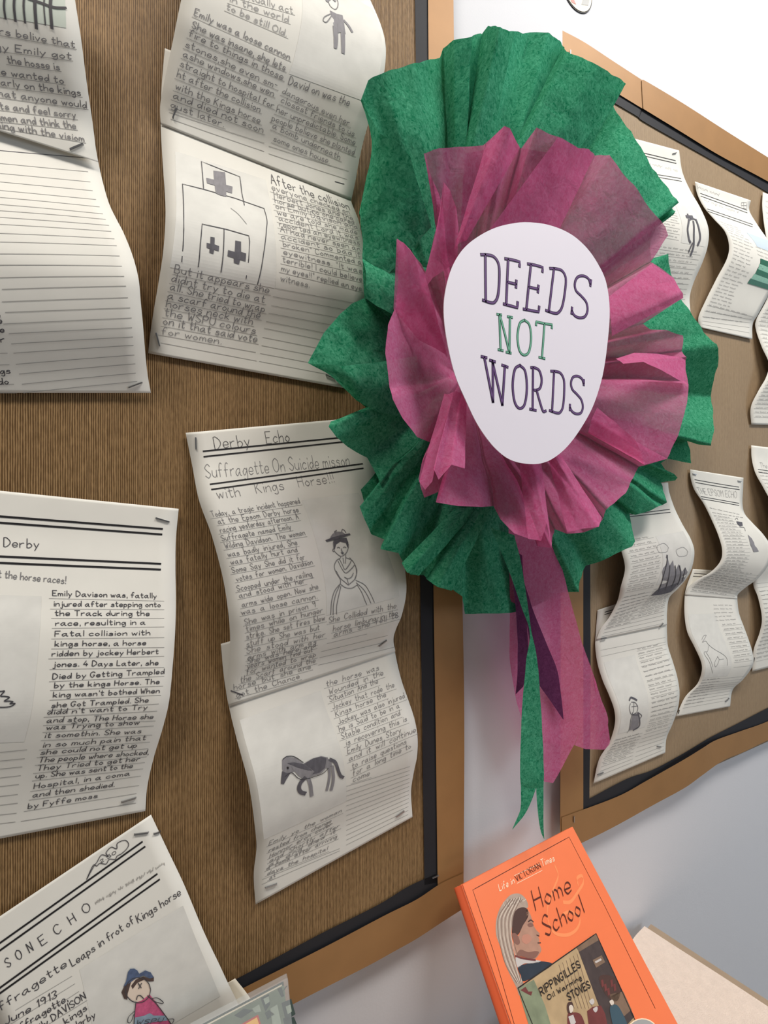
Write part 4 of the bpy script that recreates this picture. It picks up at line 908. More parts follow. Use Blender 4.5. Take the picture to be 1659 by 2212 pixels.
# ------------------------------------------------------------------ the rosette
ros = thing('rosette', 'big green and pink tissue-paper rosette with lettered white egg-shaped card and ribbon tails', 'rosette', at(1120, 1300, 0.03))
def crumple(p, amp):
    n1 = noise.noise(p * 26.0) + 0.55 * noise.noise(p * 61.0 + Vector((3, 1, 7))); r = abs(noise.noise(p * 34.0 + Vector((9, 4, 2))))
    return amp * (n1 * 0.7 + (0.35 - r) * 1.1)
def ruffle(rows, per, closed, k=5, nr=26, inner=None, bulge=0.0, amp=0.0022, pw=1.0, broad=0.0):
    """pleated tissue from an inner line out to a cut edge; rows = [(px, py, b)] along the cut edge"""
    out = [at(*p) for p in rows]; n = len(out)
    inn = [inner(p, o) for p, o in zip(rows, out)]
    O = []; I = []
    for i in range(n if closed else n - 1):
        for j in range(k):
            t = j / k; O.append(out[i].lerp(out[(i + 1) % n], t)); I.append(inn[i].lerp(inn[(i + 1) % n], t))
    if not closed: O.append(out[-1]); I.append(inn[-1])
    V = []; Fc = []
    m = len(O)
    for i in range(m):
        for r in range(nr + 1):
            t = r / nr; p = I[i].lerp(O[i], t); yy = I[i].y + (O[i].y - I[i].y) * t ** pw
            p = Vector((p.x, yy - bulge * math.sin(math.pi * t), p.z))
            wv = math.sin(math.pi * min(1.0, t * 1.08)); g = Vector((p.x * 11, 3.1, p.z * 11))
            p.x += broad * 1.3 * noise.noise(g) * wv; p.z += broad * 1.3 * noise.noise(g + Vector((7, 5, 1))) * wv
            p.y -= broad * noise.noise(Vector((p.x * 15, 9.2, p.z * 15))) * wv * 1.2
            p.y -= crumple(p, amp) * min(1.0, t * 2.2)
            V.append(p)
    for i in range(m if closed else m - 1):
        a = i * (nr + 1); b = ((i + 1) % m) * (nr + 1)
        for r in range(nr): Fc.append((a + r, b + r, b + r + 1, a + r + 1))
    return V, Fc
def radial(cx, cy, cb, s, sb=0.0):
    def g(p, o):
        q = at(cx + (p[0] - cx) * s, cy + (p[1] - cy) * s, cb + sb * (p[2] - cb)); return q
    return g
axis = at(1137, 740, 0.168)
def radial3(cb, s, drop=0.0):
    def g(p, o):
        low = min(1.0, max(0.0, (axis.z - o.z) / .18))          # the lower half hangs down over the wall instead of cupping forward
        return Vector((axis.x + (o.x - axis.x) * s, -(cb + drop * low), axis.z + (o.z - axis.z) * s))
    return g
GRN = [(780,215,.085),(795,175,.09),(832,153,.10),(895,138,.095),(949,127,.072),(957,105,.062),(979,88,.085),(1019,80,.102),(1021,78,.060),(1041,74,.052),(1053,58,.075),(1079,60,.106),(1112,69,.086),(1142,73,.074),(1184,71,.092),(1201,81,.086),(1216,101,.068),
       (1221,111,.103),(1245,126,.106),(1289,141,.102),(1322,158,.096),(1353,180,.084),(1322,222,.058),(1332,243,.064),(1369,296,.078),(1403,354,.082),(1437,401,.078),(1466,438,.085),(1450,451,.060),(1460,455,.074),(1457,462,.068),(1423,475,.050),(1405,520,.06),
       (1407,559,.058),(1442,549,.068),(1447,593,.062),(1474,651,.072),(1497,685,.080),(1521,718,.084),(1548,744,.092),(1550,792,.076),(1538,829,.062),(1533,856,.052),(1538,883,.062),(1540,927,.086),(1534,963,.092),(1504,959,.062),(1484,952,.046),(1492,1001,.062),(1440,991,.048),
       (1425,1001,.052),(1437,1018,.062),(1454,1023,.074),(1462,1032,.072),(1457,1038,.060),(1427,1042,.046),(1438,1085,.080),(1430,1090,.072),(1423,1094,.086),(1403,1104,.080),(1370,1112,.070),(1359,1109,.050),(1370,1169,.082),(1363,1180,.086),(1303,1210,.076),(1266,1222,.054),(1254,1253,.074),(1251,1279,.078),(1222,1279,.060),
       (1190,1290,.048),(1150,1310,.048),(1103,1324,.070),(1050,1326,.076),(1004,1326,.058),(999,1289,.078),(978,1274,.088),(937,1264,.082),(914,1242,.058),(885,1241,.054),(873,1221,.070),(862,1195,.088),(821,1186,.092),(829,1165,.054),(802,1154,.072),(787,1121,.088),(777,1094,.088),(787,1083,.064),(779,1058,.072),(811,1028,.046),
       (822,1048,.086),(805,1010,.080),(793,989,.070),(750,965,.086),(726,944,.102),(709,922,.106),(714,911,.100),(723,912,.084),(750,927,.062),(759,924,.054),(781,904,.060),(802,892,.048),(790,880,.076),(771,865,.086),(747,838,.092),(735,817,.086),(665,784,.096),(699,720,.088),(735,678,.078),(759,657,.070),(789,642,.056),
       (785,600,.086),(782,552,.092),(784,510,.080),(775,462,.092),(787,410,.084),(802,356,.080),(814,288,.066)]
GRN = [(x, y, b if y < 1000 else max(b * .92, .064) if x < 905 else .020 + (b - .020) * .72) for x, y, b in GRN]
V, Fc = ruffle(GRN, None, True, k=5, nr=30, inner=radial3(.030, .07, .026), bulge=.003, amp=.0034, broad=.006)
mesh('outer_ruffle', V, Fc, M['tgreen'], ros)
# the folded-back upper left flap and the big left petals lie over the ring
def flap(name, outer, inner_pts, m, amp=.0024, k=6, nr=22, bulge=.0):
    ip = iter(inner_pts)
    V, Fc = ruffle(outer, None, False, k=k, nr=nr, inner=lambda p, o: at(*next(ip)), bulge=bulge, amp=amp)
    return mesh(name, V, Fc, m, ros)
flap('outer_ruffle', [(783,225,.100),(796,248,.114),(822,290,.128),(855,305,.134),(886,338,.134),(900,390,.128),(915,440,.120),(932,490,.108)],
     [(806,300,.090),(806,330,.092),(792,380,.094),(780,440,.094),(778,480,.094),(784,520,.092),(784,600,.090),(788,648,.088)], M['tgreen'])
flap('outer_ruffle', [(788,645,.094),(815,662,.098),(844,676,.096),(880,690,.086)], [(782,560,.092),(830,560,.084),(880,570,.074),(930,580,.064)], M['tgreen'], bulge=.008)
flap('outer_ruffle', [(665,784,.098),(742,790,.112),(820,782,.100),(900,770,.075)], [(740,836,.092),(775,868,.098),(815,890,.094),(885,905,.070)], M['tgreen'], bulge=.006)
flap('outer_ruffle', [(1041,74,.085),(1053,58,.102),(1079,60,.120),(1112,69,.104)], [(1001,335,.080),(1006,332,.086),(1018,328,.092),(1060,322,.084)], M['tgreen'], amp=.0018)
flap('outer_ruffle', [(1217,101,.098),(1224,112,.114),(1289,141,.122),(1353,180,.108)], [(1106,322,.086),(1116,318,.094),(1186,330,.098),(1240,338,.090)], M['tgreen'], amp=.0026)
flap('outer_ruffle', [(868,1216,.080),(878,1236,.096),(905,1244,.084)], [(980,1100,.070),(1010,1096,.078),(1034,1096,.070)], M['tgreen'], amp=.0018)
flap('outer_ruffle', [(920,1250,.074),(945,1268,.092),(975,1276,.080)], [(1020,1096,.068),(1042,1094,.076),(1062,1096,.068)], M['tgreen'], amp=.0018)
PNK = [(916,331,.132),(937,323,.136),(992,317,.138),(1044,314,.134),(1050,308,.114),(1070,290,.135),(1088,274,.152),(1101,278,.154),(1124,323,.118),(1157,278,.152),(1201,296,.154),(1250,320,.144),(1272,322,.124),(1284,337,.112),(1316,335,.150),(1343,371,.156),(1383,421,.158),(1437,492,.152),(1442,509,.146),(1423,539,.130),(1405,566,.112),
       (1410,570,.136),(1454,600,.148),(1474,634,.156),(1475,644,.150),(1437,668,.124),(1390,699,.108),(1403,712,.124),(1437,713,.142),(1474,725,.146),(1472,759,.122),(1481,772,.142),(1477,823,.118),(1486,830,.148),(1477,897,.154),(1464,941,.150),(1440,991,.146),(1393,1005,.132),(1380,1008,.112),(1349,1065,.138),(1309,1102,.142),(1302,1119,.118),(1292,1138,.144),
       (1262,1150,.132),(1225,1153,.136),(1197,1143,.112),(1191,1184,.144),(1161,1180,.118),(1167,1167,.138),(1142,1164,.144),(1109,1152,.142),(1079,1121,.132),(1066,1093,.116),(1042,1095,.138),(989,1093,.144),(941,1085,.146),(958,1058,.106),(916,1075,.122),(903,1034,.144),(910,1001,.146),(928,956,.116),(901,944,.142),(871,904,.152),(847,862,.158),(841,838,.152),(832,763,.158),
       (838,702,.152),(853,666,.142),(860,620,.130),(857,516,.152),(874,525,.142),(900,560,.124),(920,588,.104),(930,540,.118),(940,500,.142),(952,462,.146),(955,440,.118),(931,381,.128)]
V, Fc = ruffle(PNK, None, True, k=5, nr=28, inner=radial3(.050, .07, .020), bulge=.002, amp=.0022, broad=.004)
mesh('inner_ruffle', V, Fc, M['tpink'], ros)
# sharp standing folds of the pink ruffle
flap('inner_ruffle', [(1050,312,.140),(1070,292,.150),(1088,274,.160),(1101,278,.162),(1122,320,.150)], [(978,545,.118),(984,536,.122),(990,527,.124),(998,522,.124),(1008,520,.118)], M['tpink'], amp=.0016)
flap('inner_ruffle', [(1204,298,.158),(1250,320,.152),(1272,322,.146),(1284,337,.140)], [(1040,520,.124),(1090,505,.124),(1150,492,.124),(1206,500,.120)], M['tpink'], amp=.0016)
flap('inner_ruffle', [(1408,570,.146),(1453,600,.156),(1474,634,.162),(1475,644,.160)], [(1316,640,.140),(1318,670,.142),(1320,700,.142),(1322,726,.138)], M['tpink'], amp=.0016)
flap('inner_ruffle', [(1441,991,.154),(1393,1004,.148),(1384,975,.156),(1372,950,.158)], [(1285,905,.140),(1270,935,.138),(1278,905,.142),(1290,880,.142)], M['tpink'], amp=.0016)
flap('inner_ruffle', [(857,516,.158),(872,524,.164),(895,556,.162),(917,590,.156)], [(850,668,.142),(905,735,.134),(940,752,.130),(966,768,.128)], M['tpink'], amp=.0014)
flap('inner_ruffle', [(952,462,.158),(958,392,.162),(972,412,.166),(985,450,.164),(990,490,.160)], [(905,640,.140),(935,600,.140),(958,585,.140),(980,570,.140),(988,560,.142)], M['tpink'], amp=.0014)
flap('inner_ruffle', [(905,1040,.150),(918,1058,.158),(934,1040,.164),(936,1012,.168),(948,1036,.164),(975,1004,.168),(1004,1012,.164)], [(960,850,.140),(966,852,.144),(972,850,.146),(980,846,.148),(986,845,.148),(998,850,.146),(1008,862,.142)], M['tpink'], amp=.0012)
flap('inner_ruffle', [(1225,1150,.150),(1258,1142,.156),(1293,1138,.158),(1300,1118,.150)], [(1180,975,.138),(1188,980,.146),(1196,985,.150),(1206,975,.142)], M['tpink'], amp=.0012)
flap('inner_ruffle', [(1140,1164,.152),(1168,1168,.158),(1180,1130,.160),(1192,1184,.152)], [(1122,1000,.142),(1140,1004,.150),(1150,1000,.152),(1168,990,.144)], M['tpink'], amp=.0012)
flap('inner_ruffle', [(1485,832,.154),(1430,800,.160),(1388,782,.162),(1345,786,.158)], [(1480,774,.140),(1420,764,.146),(1370,762,.146),(1330,775,.144)], M['tpink'], amp=.0012)
# egg-shaped card
EB = 0.168
egg_pts = [(1140,480),(1105,483),(1070,492),(1036,509),(1005,533),(982,566),(967,607),(959,655),(961,705),(971,763),(985,815),(1005,862),(1030,914),(1058,955),(1085,982),(1110,996),(1140,1002),(1168,1001),(1195,990),(1225,965),(1255,925),(1282,875),(1302,810),(1313,735),(1317,668),(1310,612),(1294,574),(1268,536),(1232,505),(1186,486)]
cen = at(1137, 740, EB); PL = Plane(Vector((cen.x, -EB, cen.z)), (.3, 0, 0), (0, 0, -.3))
ep = spline([at(x, y, EB) for x, y in egg_pts], 5, True); n = len(ep)
V = list(ep) + [p + Vector((0, .0008, 0)) for p in ep]
Fc = [tuple(range(n)), tuple(range(2 * n - 1, n - 1, -1))] + [(i, i + n, (i + 1) % n + n, (i + 1) % n) for i in range(n)]
egg = mesh('egg_card', V, Fc, M['card'], ros, smooth=False)
LET = {
'D': ['.22,0 .20,.5 .18,1', '~.0,.02 .35,0 .68,.02 .92,.16 .98,.45 .94,.80 .76,.96 .5,1 .0,.985'],
'E': ['.20,0 .17,.5 .15,1', '.0,0 .5,.0 .96,.02 .96,.12', '.18,.50 .80,.51', '.80,.43 .80,.58', '-.04,1 .45,1 .98,1 .98,.88'],
'S': ['~.94,.16 .80,.04 .50,.0 .20,.06 .08,.22 .18,.38 .5,.48 .82,.60 .94,.78 .82,.94 .5,1.0 .2,.97 .04,.88', '.95,.06 .95,.20', '.03,.80 .03,.95'],
'N': ['.12,.0 .14,.5 .16,.98', '.14,.0 .5,.5 .86,1.0', '.88,.02 .87,.5 .86,1.0', '-.04,0 .26,0', '.72,.02 1.04,.02', '-.02,.98 .34,.98', '.62,1.0 .98,1.0'],
'O': ['~.50,.0 .18,.12 .04,.5 .18,.88 .5,1.0 .84,.88 .97,.5 .84,.12 .50,.0'],
'T': ['.52,.02 .53,.5 .54,1', '.0,.10 .0,.0 .5,.02 1.0,.02 1.0,.12', '.30,1 .78,1'],
'W': ['.06,.0 .34,.97', '.34,.97 .42,.08', '.40,.04 .74,1.0', '.74,1.0 .94,.10', '-.06,0 .16,0', '.30,.04 .52,.05', '.82,.09 1.06,.11'],
'R': ['.16,0 .15,.5 .14,1', '~.0,.01 .3,.0 .66,.05 .82,.24 .70,.44 .40,.52 .16,.53', '.42,.52 .62,.75 .84,.98 1.04,.96', '-.04,1 .36,1'],
}
ik = Ink(PL)
def letter(c, tl, tr, bl, br_, dark, light, wd):
    for s_ in LET[c]:
        sm = s_.startswith('~'); P = [tuple(float(a) for a in q.split(',')) for q in s_.lstrip('~').split()]
        q = []
        for s0, t0 in P:
            x = (tl[0] * (1 - s0) + tr[0] * s0) * (1 - t0) + (bl[0] * (1 - s0) + br_[0] * s0) * t0
            y = (tl[1] * (1 - s0) + tr[1] * s0) * (1 - t0) + (bl[1] * (1 - s0) + br_[1] * s0) * t0; q.append((x, y))
        big = c != 'O' and len(P) >= 2
        ik.line(q, wd, M[dark], 1, smooth=sm or len(q) > 2 and c not in 'ET')
        ik.line(q, wd * .52, M[light], 2, smooth=sm or len(q) > 2 and c not in 'ET')
W1 = [('D', 1039, 548, 1081, 556, 1043, 650, 1077, 658), ('E', 1091, 559, 1124, 564, 1089, 657, 1118, 665), ('E', 1140, 570, 1174, 576, 1132, 668, 1164, 674), ('D', 1188, 578, 1227, 586, 1179, 672, 1214, 681), ('S', 1240, 592, 1279, 600, 1233, 682, 1269, 691)]
W2 = [('N', 1075, 679, 1105, 684, 1077, 757, 1104, 763), ('O', 1117, 689, 1149, 694, 1116, 764, 1147, 770), ('T', 1158, 695, 1193, 700, 1157, 770, 1182, 776)]
W3 = [('W', 1043, 771, 1093, 782, 1048, 868, 1098, 877), ('O', 1106, 786, 1140, 792, 1106, 878, 1138, 886), ('R', 1147, 793, 1174, 798, 1146, 884, 1178, 891), ('D', 1190, 800, 1221, 807, 1187, 888, 1217, 896), ('S', 1231, 809, 1263, 816, 1230, 890, 1260, 898)]
for wl, dk, lt, wd in ((W1, 'purple', 'purple2', .0033), (W2, 'green_d', 'green_l', .0028), (W3, 'purple', 'purple2', .0031)):
    for c, a, b, c1, d, e, f_, g, h in wl: letter(c, (a, b), (c1, d), (e, f_), (g, h), dk, lt, wd)
ik.build('lettering', egg)
disc_c = at(1130, 740, 0.0); 
V = []; 
for i in range(40):
    a = 2 * math.pi * i / 40
    V.append(Vector((axis.x, -.026, axis.z)) + Vector((.11 * math.cos(a), 0, .11 * math.sin(a))))
V += [p + Vector((0, .003, 0)) for p in V]
Fc = [tuple(range(40)), tuple(range(79, 39, -1))] + [(i, i + 40, (i + 1) % 40 + 40, (i + 1) % 40) for i in range(40)]
mesh('backing_card', V, Fc, M['tgreen'], ros, smooth=False)
c2 = Vector((cen.x, 0, cen.z))
box('card_stem', (cen.x - .005, cen.x + .005, -EB + .0008, -.0200, cen.z - .005, cen.z + .005), M['tpink'], ros)
# ribbon tails
def tail(name, L, R, m, amp=.0012, k=8, nc=8):
    a = spline([at(*p) for p in L], k); b = spline([at(*p) for p in R], k); V = []; Fc = []
    for p, q in zip(a, b):
        for j in range(nc + 1):
            x = p.lerp(q, j / nc); x.y -= crumple(x * .6, amp); V.append(x)
    for i in range(len(a) - 1):
        for j in range(nc): c = i * (nc + 1) + j; Fc.append((c, c + 1, c + nc + 2, c + nc + 1))
    return V, Fc
def join(*gs):
    V = []; Fc = []
    for v, f_ in gs: n = len(V); V += v; Fc += [tuple(i + n for i in q) for q in f_]
    return V, Fc
# wide pink tail: forked end made of two tongues
g1 = tail('', [(1098,1130,.062),(1100,1240,.058),(1101,1318,.054),(1101,1419,.050),(1112,1498,.048),(1126,1549,.048),(1146,1610,.048)],
          [(1196,1150,.062),(1218,1240,.058),(1234,1304,.054),(1258,1390,.052),(1278,1450,.052),(1288,1500,.052),(1240,1608,.052)], M['tpink'])
g2 = tail('', [(1146,1610,.048),(1162,1650,.048),(1175,1688,.048)], [(1240,1608,.052),(1218,1650,.051),(1194,1691,.050)], M['tpink'])
g3 = tail('', [(1288,1500,.0521),(1264,1556,.0521),(1240,1609,.0521)], [(1297,1504,.0521),(1312,1565,.0521),(1264,1618,.0521)], M['tpink'], nc=6)
g4 = tail('', [(1258,1390,.0522),(1278,1450,.0522),(1288,1500,.0522)], [(1259,1392,.0522),(1279,1450,.0522),(1297,1504,.0522)], M['tpink'], nc=3)
g5 = tail('', [(1312,1565,.0521),(1290,1592,.0521),(1264,1618,.0521)], [(1316,1592,.0521),(1316,1606,.0521),(1306,1619,.0521)], M['tpink'], nc=4)
V, Fc = join(g1, g2, g3, g4, g5); mesh('pink_tail', V, Fc, M['tpink'], ros)
# forked green tail showing through the pink, its see-through plum painted as colour
g1 = tail('', [(1100,1180,.0660),(1108,1260,.0640),(1114,1318,.062),(1118,1391,.060),(1118,1440,.059),(1114,1500,.058)], [(1128,1200,.0680),(1132,1260,.0660),(1136,1318,.064),(1140,1391,.062),(1140,1440,.061),(1130,1483,.060)], M['tgreen'], nc=3)
g2 = tail('', [(1126,1240,.0660),(1134,1320,.064),(1146,1400,.062),(1158,1465,.060),(1186,1510,.058),(1216,1554,.057)], [(1136,1270,.0660),(1152,1320,.064),(1180,1390,.062),(1203,1446,.060),(1210,1492,.058),(1217,1553,.057)], M['tgreen'], nc=3)
M['tgreen_through'] = tissue('green_through_pink_tissue', srgb(84, 44, 76), (0.3, 0.1, 0.25, 1), 0.10, 0.25, srgb(108, 62, 98))
V, Fc = join(g1, g2); pt = mesh('green_tail_through_pink', V, Fc, M['tgreen_through'], ros)
g1 = tail('', [(1060,1140,.085),(1094,1220,.084),(1125,1308,.082),(1144,1365,.080),(1137,1425,.078),(1128,1530,.074),(1123,1656,.072),(1125,1700,.071)], [(1112,1156,.092),(1126,1220,.088),(1140,1308,.084),(1148,1365,.080),(1160,1425,.078),(1169,1530,.076),(1174,1656,.074),(1174,1702,.073)], M['tgreen'])
g2 = tail('', [(1125,1690,.0712),(1125,1715,.071),(1125,1740,.071),(1122,1757,.071),(1107,1792,.072)], [(1162,1690,.0724),(1158,1702,.072),(1147,1732,.072),(1133,1761,.072),(1108,1792,.072)], M['tgreen'], nc=4)
g3 = tail('', [(1158,1690,.0725),(1158,1702,.072),(1161,1745,.072),(1168,1793,.072),(1175,1812,.072)], [(1174,1690,.0732),(1174,1702,.073),(1174,1745,.073),(1175,1790,.073),(1176,1812,.072)], M['tgreen'], nc=3)
V, Fc = join(g1, g2, g3); mesh('green_tail', V, Fc, M['tgreen'], ros)

# ------------------------------------------------------------------ table, cloth and books below
tx1 = 0.83
table = thing('table', 'low table pushed against the wall, its tan edge showing beside the cream cloth', 'table', (0.2, -0.3, 0.0))
# top corners from the view: back right corner and the right edge
k0 = at(1405, 1996, 0.010); ztop = k0.z
def onz(px, py, z):
    d = ray(px, py); return CAM + d * ((z - CAM.z) / d.z)
e0 = onz(1406, 1996, ztop); e1 = onz(1659, 2161, ztop); dv = (e1 - e0).normalized(); e2 = e0 + dv * 0.62
eb = Vector((-.985, -.172, 0)).normalized()
TP = [e0 + eb * 1.05, e0.copy(), e2.copy(), e2 + eb * 1.05]
V = TP + [p - Vector((0, 0, .028)) for p in TP]
Fc = [(0, 3, 2, 1), (4, 5, 6, 7), (0, 1, 5, 4), (1, 2, 6, 5), (2, 3, 7, 6), (3, 0, 4, 7)]
mesh('table_top', V, Fc, M['tablewood'], table, smooth=False)
mid = (TP[0] + TP[2]) / 2
for p in TP:
    lx, ly = p.lerp(mid, .12).x, p.lerp(mid, .12).y
    box('leg', (lx - .02, lx + .02, ly - .02, ly + .02, 0.0, ztop - .028), M['tablewood'], table)
# cloth
c0 = onz(1392, 2001, ztop + .004); cL = onz(1366, 2046, ztop + .004); cR = onz(1659, 2176, ztop + .004); cd_ = (cR - c0).normalized()
V = []; Fc = []; nx, ny = 90, 60; sd_ = (cL - c0).normalized()
for j in range(ny + 1):
    for i in range(nx + 1):
        p = c0 + cd_ * (0.56 * j / ny); q = p + eb * (0.95 * i / nx)
        fold = 0.0040 * noise.noise(Vector((q.x * 17 + q.y * 8, q.y * 3.0, 0))) + .0010 * noise.noise(Vector((q.x * 50 + q.y * 14, q.y * 9, 4)))
        V.append(Vector((q.x, q.y, ztop + .0042 + max(-.003, fold + .001))))
for j in range(ny):
    for i in range(nx): a = j * (nx + 1) + i; Fc.append((a, a + 1, a + nx + 2, a + nx + 1))
cl = mesh('table_cloth', V, Fc, M['cloth']); tag(cl, 'cream woven cloth covering the table, at the lower right corner', 'tablecloth')
# orange book
TL, TR, LR, LL = at(999, 1910, .045), at(1237, 1785, .045), at(1442, 2212, .185), at(1108, 2212, .1375)
ex = TR - TL; wv_ = ex.length; ex.normalize()
dn = ((LR - TR).normalized() + (LL - TL).normalized()); dn = (dn - ex * dn.dot(ex)).normalized()
nn = ex.cross(dn); nn = nn if nn.y < 0 else -nn
BH = 0.285
book = thing('book', 'orange hardback book with a veiled woman in profile on its cover', 'book', TL + dn * BH + ex * wv_ / 2 - nn * .012)
BP = Plane(TL, ex * wv_, dn * BH)
def bev(u, v, d=0.0): return TL + ex * (wv_ * u) + dn * (BH * v) - nn * d
def slab(name, u0, u1, v0, v1, d0, d1, m, parent, bevel=.0008, P=bev):
    V = [P(u, v, d) for u in (u0, u1) for v in (v0, v1) for d in (d0, d1)]
    Fc = [(0, 1, 3, 2), (4, 6, 7, 5), (0, 4, 5, 1), (2, 3, 7, 6), (0, 2, 6, 4), (1, 5, 7, 3)]
    me_o = mesh(name, V, Fc, m, parent, smooth=False)
    if bevel:
        b_ = me_o.modifiers.new('bevel', 'BEVEL'); b_.width = bevel; b_.segments = 2
    return me_o
cover = slab('front_cover', 0, 1, 0, 1, 0, .0026, M['orange'], book)
slab('back_cover', 0, 1, 0, 1, .0124, .015, M['orange'], book)
slab('page_block', -.02, .975, .012, .988, .0026, .0124, M['pages'], book, bevel=0)
# rounded spine, a little narrower than the boards, with the hinge groove
V = []; Fc = []; ns = 12
prof = [(-.004, .0004), (-.010, -.0010)] + [(-.012 - .040 * math.sin(math.pi * i / ns), .0 + .015 * i / ns) for i in range(ns + 1)] + [(-.010, .0160), (-.004, .0148)]
for u, d in prof:
    V += [bev(u, 0, d), bev(u, 1, d)]
for i in range(len(prof) - 1): Fc.append((2 * i, 2 * i + 1, 2 * i + 3, 2 * i + 2))
sp = mesh('spine', V, Fc, M['orange_d'], book); 
ik = Ink(BP); zbk = zc(960, 1750, 3.318)
BI = M['brownink']
ik.line(zbk(500, 1533, 350, 1010, 203, 572, 560, 375, 893, 193, 1150, 690, 1510, 1420), .0007, BI, 1, smooth=False)
def cal(t, x0, y0, x1, y1, h, m, w_, sl=.22, nib=(.75, .65), sp_=2.6):
    (a, b), (c, d) = zbk(x0, y0, x1, y1); write(ik, t, a, b, c, d, h / 3.318, M[m], w_, slant=sl, jit=0.0, lift=3, nib=nib, gap=sp_, space=6)
# pale swirl behind the title
ik.line(zbk(790, 395, 815, 470, 780, 570, 740, 690, 745, 800, 790, 880, 880, 895, 950, 850, 970, 770, 900, 730, 850, 745), .0026, M['orange_l'], 1, nib=(.5, .8))
ik.line(zbk(850, 660, 905, 655, 960, 580, 995, 520, 985, 470, 950, 490, 960, 540), .0030, M['orange_l'], 1, nib=(.5, .8))
cal('Home', 655, 722, 915, 583, 160, 'brownink', .0017); cal('School', 728, 908, 1003, 735, 160, 'brownink', .0017)
cal('Life in', 395, 580, 502, 523, 54, 'cream', .0010); cal('Times', 700, 405, 790, 362, 54, 'cream', .0010)
cal('VICTORIAN', 518, 512, 692, 412, 48, 'brownink', .0007, sl=0.0, nib=(.9, .3))
ik.line(zbk(500, 470, 685, 384), .0005, M['cream'], 2); ik.line(zbk(520, 525, 700, 432), .0005, M['cream'], 2)
ik.build('cover_lettering', cover)
ik = Ink(BP)
ik.fill(zbk(480, 605, 540, 600, 585, 640, 600, 690, 585, 702, 540, 700, 505, 730, 490, 800, 480, 880, 485, 960, 500, 1030, 515, 1110, 535, 1180, 572, 1262, 540, 1330, 515, 1270, 470, 1180, 430, 1090, 400, 980, 372, 900, 368, 820, 380, 750, 405, 690, 440, 640), M['veil'], 1, smooth=True)
ik.fill(zbk(500, 740, 540, 700, 590, 705, 600, 760, 560, 830, 530, 890, 490, 900, 484, 850), M['hair'], 2, smooth=True)
ik.fill(zbk(585, 702, 612, 740, 628, 790, 640, 830, 660, 862, 682, 885, 672, 905, 680, 930, 676, 950, 684, 970, 694, 1000, 680, 1030, 640, 1068, 560, 1050, 515, 1040, 495, 980, 500, 920, 530, 900, 555, 840, 588, 770), M['skin'], 2, smooth=True)
ik.fill(zbk(482, 890, 505, 882, 528, 905, 540, 950, 520, 965, 495, 940), M['skin_dark'], 3, smooth=True)
ik.fill(zbk(594, 822, 615, 806, 634, 818, 636, 830, 610, 838), M['skin_dark'], 3, smooth=True); ik.line(zbk(600, 800, 618, 788, 636, 800), .0012, M['hair'], 3)
ik.fill(zbk(545, 1000, 600, 1018, 650, 1010, 676, 1020, 640, 1062, 570, 1052, 520, 1035), M['skin_dark'], 3, smooth=True); ik.fill(zbk(560, 900, 600, 890, 625, 925, 590, 960, 556, 940), M['face_blush'], 3, smooth=True)
ik.line(zbk(668, 952, 688, 950), .0008, M['hair'], 4); ik.line(zbk(660, 895, 678, 902), .0008, M['hair'], 4)
ik.fill(zbk(510, 1050, 560, 1060, 640, 1072, 690, 1082, 640, 1100, 570, 1100, 525, 1130), M['pale_grey'], 3, smooth=True)
ik.line(zbk(508, 1045, 560, 1062, 650, 1075), .0016, M['maroon'], 4)
ik.fill(zbk(525, 1130, 570, 1105, 640, 1095, 700, 1084, 770, 1100, 730, 1140, 575, 1225, 545, 1180), M['navy'], 3, smooth=True)
for a in range(9):
    x = 385 + a * 13; ik.line(zbk(470 + a * 10, 640 - a * 2, x + 4, 760, x, 880, x + 22, 1000, x + 60, 1120, 520 + a * 5, 1240), .0007, M['veil_line' if a % 2 else 'veil_dark'], 2)
for a in range(7): ik.line(zbk(420 + a * 22, 660 - a * 6, 440 + a * 20, 700 - a * 8, 450 + a * 22, 640), .0006, M['veil_dark' if a % 2 else 'veil_line'], 2)
ik.build('portrait_picture', cover)
ik = Ink(BP)
ik.quad(zbk(525, 1275, 1085, 884, 1390, 1560, 720, 1900), M['panel_tan'], 1)
ik.fill(zbk(960, 1010, 1108, 930, 1360, 1480, 1290, 1560, 1180, 1600), M['panel_dark'], 2); ik.fill(zbk(945, 985, 1085, 886, 1108, 930, 965, 1015), M['panel_mid'], 3)
ik.fill(zbk(1060, 1075, 1125, 1040, 1150, 1090, 1085, 1130), M['panel_mid'], 4); ik.fill(zbk(1075, 1085, 1118, 1062, 1125, 1075, 1082, 1098), M['pale_grey'], 5)
ik.fill(zbk(525, 1280, 640, 1215, 720, 1400, 760, 1533, 800, 1640, 640, 1660), M['panel_green'], 2)
ik.fill(zbk(545, 1290, 580, 1265, 600, 1300, 630, 1300, 620, 1330, 580, 1310), M['maroon'], 3)
for a in range(6): ik.line(zbk(820 + a * 26, 1110 - a * 16, 870 + a * 26, 1260 - a * 10, 930 + a * 26, 1420), .0007, M['panel_mid'], 2)
ik.fill(zbk(1105, 1210, 1150, 1180, 1230, 1210, 1260, 1300, 1230, 1370, 1160, 1330), M['hair'], 3, smooth=True)
for a in range(5): ik.fill(zbk(1120 + a * 22, 1220 + (a % 3) * 30, 1135 + a * 22, 1212 + (a % 3) * 30, 1142 + a * 22, 1260 + (a % 3) * 30, 1126 + a * 22, 1270 + (a % 3) * 30), M['maroon'], 4)
ik.fill(zbk(1180, 1320, 1280, 1300, 1340, 1430, 1260, 1500), M['panel_mid'], 3)
